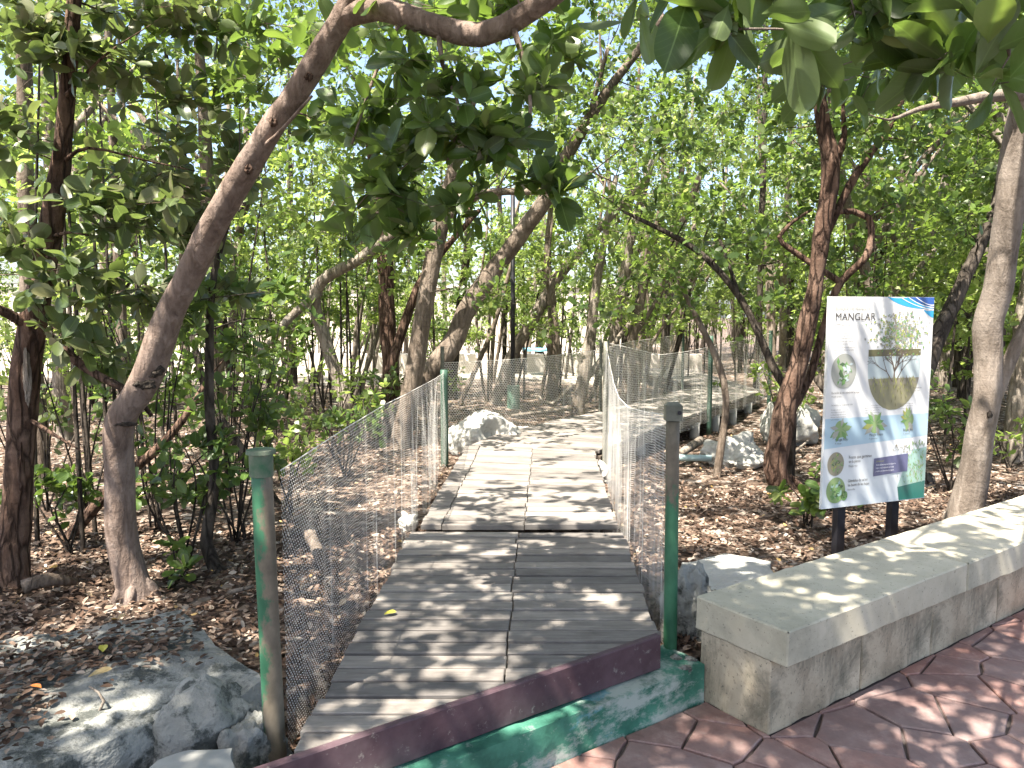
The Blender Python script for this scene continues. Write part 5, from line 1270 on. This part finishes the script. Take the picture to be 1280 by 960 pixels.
shrub('low shrub at the foot of the sign by the reddish tree', 1010, 655, 5.3, .42, .3, 34, 'light', seed=8, nobj=80)
shrub('small shrub just left of the sign post', 1040, 640, 5.6, .35, .26, 22, 'leaf', seed=9)
shrub('leafy shrub in the shade right of the sign', 1190, 590, 6.2, 1.0, .45, 50, 'leaf', seed=10)
shrub('light green shrub under the right edge trunk', 1262, 590, 7.2, .6, .5, 40, 'light', seed=12)
shrub('green shrub beneath the outer end of the far boardwalk', 985, 500, 8.6, 1.0, .45, 40, 'light', seed=13)
shrub('dense shrub left of the crooked pale tree', 330, 590, 7.6, 1.3, .8, 80, 'leaf', seed=14, stems=9)
shrub('light shrub at the left edge of the picture', 20, 600, 7.2, 1.4, .7, 70, 'light', seed=15, stems=8)
shrub('small seedling in the leaves near the left rock slab', 215, 742, 4.1, .22, .16, 7, 'leaf', seed=16, stems=2, L=.11, nobj=20)
shrub('leafy bush between the leftmost trunk and the leaning tree', 110, 660, 5.4, 1.5, .5, 64, 'leaf', seed=21, stems=9)
shrub('tall bush close behind the leaning tree', 195, 640, 5.1, 1.7, .5, 70, 'leaf', seed=22, stems=9)
shrub('broad bush pressed against the left net near its far post', 420, 560, 7.9, 1.1, .6, 60, 'light', seed=23, stems=8)
shrub('high leafy bush behind the slim dark stem', 285, 580, 6.2, 1.9, .6, 80, 'leaf', seed=24, stems=9)
shrub('pale green bush at the far left among the shaded trunks', 40, 560, 8.4, 2.0, .8, 80, 'light', seed=25, stems=9)
shrub('bush at the foot of the trunk beside the left fence', 470, 530, 8.7, .9, .5, 40, 'leaf', seed=26, stems=7)
# bamboo-thin saplings
def saplings():
    r_ = np.random.default_rng(42)
    spots = [(118, 640, 5.0), (140, 655, 5.2), (48, 700, 4.7), (104, 690, 4.6), (152, 640, 5.6), (405, 540, 10), (415, 545, 10.4), (428, 540, 10), (436, 548, 9.8), (442, 540, 10.5), (452, 545, 10.8), (395, 530, 11), (520, 520, 11), (532, 520, 11.4), (610, 520, 12.4), (655, 515, 12.6), (745, 505, 13), (700, 500, 14),
             (210, 600, 6.6), (225, 620, 6.3), (180, 610, 6.5), (320, 560, 8), (345, 550, 8.6), (290, 580, 7.5), (1085, 560, 8.4), (1100, 560, 8.8), (1180, 560, 8), (1060, 540, 9.4), (1205, 540, 9), (860, 470, 15), (880, 465, 15.5), (920, 460, 15)]
    for k, (px, py, d) in enumerate(spots):
        b = at(px, py, d); h = r_.uniform(2.2, 3.6); z = float(ghz([b[0]], [b[1]])[0]); le = r_.normal(0, .14, 2)
        st = [[(b[0], b[1], 'w', z, .017), (b[0] + le[0] * .3, b[1], 'w', z + h * .4, .014), (b[0] + le[0], b[1] + le[1], 'w', z + h, .006)]]
        cl = [(np.array([b[0] + le[0] + r_.normal(0, .15), b[1] + le[1], z + h * f]), (.28, .28, .3), 9) for f in (.62, .8, .98)]
        tree('sapling', 'thin straight dark sapling with leaves only near its top', st, cl, 'bark_dark', 'light' if k % 2 else 'leaf', None, 'thin saplings among the larger trees', 'sapling', L=.085, seed=200 + k, sides=6, res=.4, amp=0, per=6)
saplings()
# --- the grove behind: individual trees, too alike to single out
def grove():
    r_ = np.random.default_rng(7); n = 0
    spots = []
    while len(spots) < 106:
        y = r_.uniform(16.2, 26) if len(spots) > 88 else r_.uniform(8.5, 30) if len(spots) < 62 else r_.uniform(7, 16); x = r_.uniform(-.78, .78) * y * 1.0
        if len(spots) > 88: x = r_.uniform(.12, .5) * y
        elif len(spots) >= 62: x = r_.uniform(.22, .8) * y if len(spots) % 3 else r_.uniform(-.8, -.35) * y
        if 17 < y and -8 < x < 4.2 and r_.uniform() < .55: continue
        if 29.5 < y < 33: continue
        if .12 * y < x < .44 * y and y < 16: continue
        # keep the boardwalk and the view along it clear
        if -.2 * y - .2 < x < .16 * y + .9 and y < 14: continue
        if 1.0 < x < 5 and 8 < y < 17 and abs((x - 2.6) - (y - 11) * .55) < 1.1: continue
        if any((x - a) ** 2 + (y - b) ** 2 < .8 for a, b in spots): continue
        if len(spots) > 88 and not (.12 * y < x < .5 * y and y > 16): continue
        spots.append((x, y))
    for k, (x, y) in enumerate(spots):
        z = float(ghz([x], [y])[0]); h = r_.uniform(4.2, 6.8) + .08 * y; R = r_.uniform(.06, .12); le = r_.normal(0, .55, 2)
        st = [[(x, y, 'w', z, R), (x + le[0] * .25, y + le[1] * .2, 'w', z + h * .3, R * .85), (x + le[0] * .7, y + le[1] * .6, 'w', z + h * .6, R * .6), (x + le[0], y + le[1], 'w', z + h, R * .25)]]
        for q_ in range(2):
            a = r_.uniform(0, 6.28); f = r_.uniform(.3, .5); p = np.array([x + le[0] * f * .8, y + le[1] * f * .8, z + h * f])
            e = p + np.array([math.cos(a) * 1.1, math.sin(a) * 1.1, 1.3]); st.append([(p[0], p[1], 'w', p[2], R * .55), ((p[0] + e[0]) / 2, (p[1] + e[1]) / 2, 'w', (p[2] + e[2]) / 2 + .1, R * .4), (e[0], e[1], 'w', e[2], R * .15)])
        dense = x > .25 * y
        cl = []
        for q_ in range(30 if dense else 22):
            f = r_.uniform(.22 if dense else .34, 1.05) if r_.uniform() < .8 else r_.uniform(.12, .5); rr = 1.25 * math.sqrt(max(.1, 1 - (f - .62) ** 2 / .4)) * r_.uniform(.2, 1); a = r_.uniform(0, 6.28)
            cl.append((np.array([x + le[0] * f + math.cos(a) * rr, y + le[1] * f + math.sin(a) * rr, z + h * f]), (.48, .48, .34), 15))
        tree('mangrove_tree', 'slender mangrove of the dense grove behind, its trunk among many others', st, cl, ['bark_grey', 'bark_pale', 'bark_dark'][k % 3], ['leaf', 'light', 'light'][k % 3], None, 'trees filling the grove behind the boardwalk', L=.10, seed=400 + k, sides=8, res=.5, amp=.06, per=7, tmpl='lo', wr=.6)
grove()
def stems_far():
    r_ = np.random.default_rng(31)
    for k in range(46):
        px = r_.uniform(520, 870) if k % 3 else r_.uniform(330, 480); d = r_.uniform(11.5, 18)
        b = at(px, 500, d); z = float(ghz([b[0]], [b[1]])[0]); h = r_.uniform(2.6, 4.2); le = np.array([r_.normal(.5, .55), r_.normal(0, .4)])
        if 1.0 < b[0] < 4.6 and 8 < d < 17 and abs((b[0] - 2.6) - (d - 11) * .55) < .9: continue
        R = r_.uniform(.02, .045)
        st = [[(b[0], b[1], 'w', z, R), (b[0] + le[0] * .35 + r_.normal(0, .06), b[1] + le[1] * .3, 'w', z + h * .35, R * .9), (b[0] + le[0] * .7 + r_.normal(0, .06), b[1] + le[1] * .7, 'w', z + h * .7, R * .7), (b[0] + le[0] * 1.15, b[1] + le[1], 'w', z + h, R * .4)]]
        cl = [(np.array([b[0] + le[0] * f + r_.normal(0, .25), b[1] + le[1] * f + r_.normal(0, .25), z + h * f]), (.34, .34, .26), 12) for f in (.5, .65, .8, .92, 1.02)]
        tree('sapling', 'slim leaning stem among the pale trunks of the sunny middle distance', st, cl, ['bark_pale', 'bark_grey', 'bark_dark'][k % 3], 'light', None, 'slim leaning stems in the middle distance', 'sapling', L=.09, seed=900 + k, sides=7, res=.3, amp=.08, per=7, tmpl='lo', wr=.6)
stems_far()
def undergrowth():
    r_ = np.random.default_rng(23); k = 0
    while k < 150:
        y = r_.uniform(10.5, 29); x = r_.uniform(-.62, .2) * y
        if k % 3 == 2: y = r_.uniform(16, 27); x = r_.uniform(.13, .62) * y
        if -.2 * y - .2 < x < .16 * y + .9 and y < 14 or (1.0 < x < 5.5 and y < 17.5): continue
        z = float(ghz([x], [y])[0]); h = r_.uniform(1.0, 3.2); w = r_.uniform(.35, .75)
        st = []; cl = []
        for q_ in range(4):
            a = r_.uniform(0, 6.28); e = np.array([x + math.cos(a) * w * .7, y + math.sin(a) * w * .7, z + h * r_.uniform(.55, 1)])
            st.append([(x, y, 'w', z, .012), ((x + e[0]) / 2, (y + e[1]) / 2, 'w', z + (e[2] - z) * .6, .009), (e[0], e[1], 'w', e[2], .004)]); cl.append((e, (w * .5, w * .5, h * .22), 12))
        tree('shrub', 'leafy bush far back among the trunks beyond the boardwalk', st, cl, 'bark_dark', 'light' if k % 3 else 'leaf', None, 'bushes far back among the trunks', 'shrub', L=.10, seed=700 + k, sides=5, res=.5, amp=0, per=7, tmpl='lo', wr=.6); k += 1
undergrowth()
# unclaimed shading clumps hang from one unseen tree, added behind the viewer
lf = take(lambda x, y, z: x > -99)
if lf:
    xs = np.array([c_[0] for c_ in lf])
    tree('mangrove_tree', 'tall unseen tree rooted outside the left, its overhead boughs added for shade', [[(-3.6, -1.2, 'w', .1, .14), (-3.3, -1.0, 'w', 2.0, .12), (-2.6, -.6, 'w', 3.6, .09), (-1.6, 0, 'w', 4.6, .05)], [(-3.2, -.9, 'w', 2.4, .07), (-.8, -1.0, 'w', 3.8, .06), (1.4, -1.0, 'w', 4.4, .04)]], lf, 'bark_grey', 'leaf', L=.11, seed=61, sides=9, res=.3, per=7)

# ------------------------------------------------------------------ leaf litter
def litter():
    r_ = np.random.default_rng(3)
    P = []
    def band_(n, x0, x1, y0, y1): P.append(np.c_[r_.uniform(x0, x1, n), r_.uniform(y0, y1, n)])
    band_(15000, -3.6, -.5, 2.0, 5.2); band_(15000, .55, 4.2, 3.2, 6.4); band_(14000, -6.5, -.3, 5, 10.5); band_(13000, .75, 7.5, 6.0, 10.5); band_(12000, -11, 10, 10, 16)
    band_(1500, -.78, -.55, 2.2, 4.6); band_(900, -.72, -.45, 4.4, 7.2); band_(1300, .62, .82, 3.2, 7)
    P = np.concatenate(P); a = P @ D; s = P @ NRM
    edge = np.where(a > A_WALL, S_WALL - .36, S_KERB - .23); ok = s < edge
    def in_deck(x, y): return ((y < 4.46) & (np.abs(x - .01) < .60 + 0 * y)) | ((y >= 4.46) & (y < 7.2) & (x > -.54 + (y - 4.46) * .04) & (x < .62 + (y - 4.46) * .05))
    ok &= ~in_deck(P[:, 0], P[:, 1]); P = P[ok]; n = len(P)
    z = ghz(P[:, 0], P[:, 1]) + r_.uniform(.002, .028, n)
    L = r_.uniform(.022, .055, n); th = r_.uniform(0, 6.28, n)
    Dr = unit(np.c_[np.cos(th), np.sin(th), r_.normal(0, .3, n)]); N = np.c_[r_.normal(0, .35, n), r_.normal(0, .35, n), np.ones(n)]
    N *= np.sign(r_.uniform(-.7, 1, n))[:, None]; N = unit(N - Dr * (N * Dr).sum(1, keepdims=True))
    cur = T_MID_V.copy(); cur[:, 2] = np.array([0, .16, .13, .02, .15, .18, .03, .16, .12, .1])
    m4 = T_M4_V.copy(); m4[:, 2] = [0, .16, .13, .12, .2, .08]; wd = L * r_.uniform(.42, .62, n); nr = P[:, 1] < 4.3; Q3 = np.c_[P, z]
    V, F = leafmesh(Q3[nr], Dr[nr], N[nr], L[nr], wd[nr], cur, T_MID_F); nr = ~nr; V2, F2 = leafmesh(Q3[nr], Dr[nr], N[nr], L[nr], wd[nr], m4, T_M4_F)
    F = np.concatenate([F, F2 + len(V)]); V = np.concatenate([V, V2])
    tag(link('leaf_litter', npmesh('leaf_litter', V, F, M['litter'])), 'brown dead leaves carpeting the ground under the trees', 'leaf litter', kind='stuff')
    # on the flat slab: a drift along its back and left
    n = 5200; lo = np.min(SLAB_OUT, 0); hi = np.max(SLAB_OUT, 0); Q = np.c_[r_.uniform(lo[0], hi[0], n * 3), r_.uniform(lo[1], hi[1], n * 3)]
    px, py, dp = project(np.c_[Q, np.full(len(Q), .34)])
    m = np.exp(-(((px - 100) / 105) ** 2 + ((py - 822 + (px - 100) * .12) / 24) ** 2)) + .8 * np.exp(-(((px - 10) / 45) ** 2 + ((py - 890) / 40) ** 2)) + .35 * np.exp(-(((px - 230) / 60) ** 2 + ((py - 790) / 12) ** 2))
    poly = np.array(SLAB_OUT); inside = np.zeros(len(Q), bool); j = len(poly) - 1
    for i in range(len(poly)):
        xi, yi = poly[i]; xj, yj = poly[j]; inside ^= ((yi > Q[:, 1]) != (yj > Q[:, 1])) & (Q[:, 0] < (xj - xi) * (Q[:, 1] - yi) / (yj - yi + 1e-12) + xi); j = i
    ok = inside & (r_.uniform(0, 1, len(Q)) < m * .42); Q = Q[ok]; n = len(Q)
    L = r_.uniform(.02, .045, n); th = r_.uniform(0, 6.28, n); Dr = unit(np.c_[np.cos(th), np.sin(th), r_.normal(0, .15, n)])
    N = np.c_[r_.normal(0, .2, n), r_.normal(0, .2, n), np.ones(n)]; N = unit(N - Dr * (N * Dr).sum(1, keepdims=True))
    V, F = leafmesh(np.c_[Q, .345 + r_.uniform(0, .02, n)], Dr, N, L, L * .55, cur, T_MID_F)
    tag(link('leaf_litter', npmesh('leaf_litter', V, F, M['litter'])), 'drift of dead leaves lying on the flat rock slab', 'leaf litter', kind='stuff')
litter()
def fallen(px, py, z, L, a, mat_, label):
    me = hileaf(mat_, px); o = link('fallen_leaf', me, None, gp(px, py, z)); o.scale = (L, L, L); o.rotation_euler = (.08, .05, a); tag(o, label, 'leaf')
fallen(480, 768, DECKZ + .012, .055, -1.1, M['yellow'], 'single yellow green leaf on the boardwalk planks')
fallen(52, 860, .375, .05, 1.2, M['orange'], 'orange dead leaf on the flat rock slab')
fallen(110, 846, .375, .075, -.9, M['tan'], 'long yellowish dead leaf on the flat rock slab')
fallen(128, 815, .375, .06, .4, M['yellow'], 'dull yellow leaf near the back of the flat rock slab')
# fallen sticks
def stick(pts, r_, label, mat_='bark_pale', seed=0):
    tag(MB().tube(pts, r_, 7, .06, .15, seed, fr=14).build('fallen_branch', M[mat_], None, True), label, 'branch')
p0, p1, p2 = gp(105, 925, .2), gp(130, 880, .36), gp(112, 862, .37)
stick([(p0[0], p0[1], .22), (p1[0], p1[1], .37), (p2[0], p2[1], .38)], [.006, .005, .003], 'thin pale stick leaning on the front of the flat slab', seed=1)
p0, p1 = gp(372, 665, .12), gp(405, 712, .12)
stick([(p0[0], p0[1], .22), ((p0[0] + p1[0]) / 2, (p0[1] + p1[1]) / 2, .24), (p1[0], p1[1], .13)], [.015, .045, .03], 'short broken stump log behind the left net', 'bark_grey', 2)
p0, p1 = gp(285, 748, .12), gp(322, 742, .12)
stick([(p0[0], p0[1], .15), (p1[0] - .02, p1[1], .16)], [.012, .01], 'pale stick on the litter left of the fence post', seed=3)
p0, p1 = gp(30, 745, .12), gp(95, 732, .12)
stick([(p0[0], p0[1], .17), ((p0[0] + p1[0]) / 2, p0[1] + .05, .19), (p1[0], p1[1], .14)], [.04, .035, .02], 'grey root like branch by the leftmost trunk', 'bark_grey', 4)
p0, p1 = gp(640, 524, .12), gp(672, 518, .12)
stick([(p0[0], p0[1], .16), (p1[0] + .5, p1[1] + .3, .17)], [.03, .03], 'pale straight plank like log by the green pole base', seed=5)
p0, p1 = gp(965, 590, .12), gp(1010, 560, .12)
stick([(p0[0], p0[1], .14), (p1[0], p1[1], .2)], [.02, .012], 'pale fallen branch behind the reddish tree', seed=6)
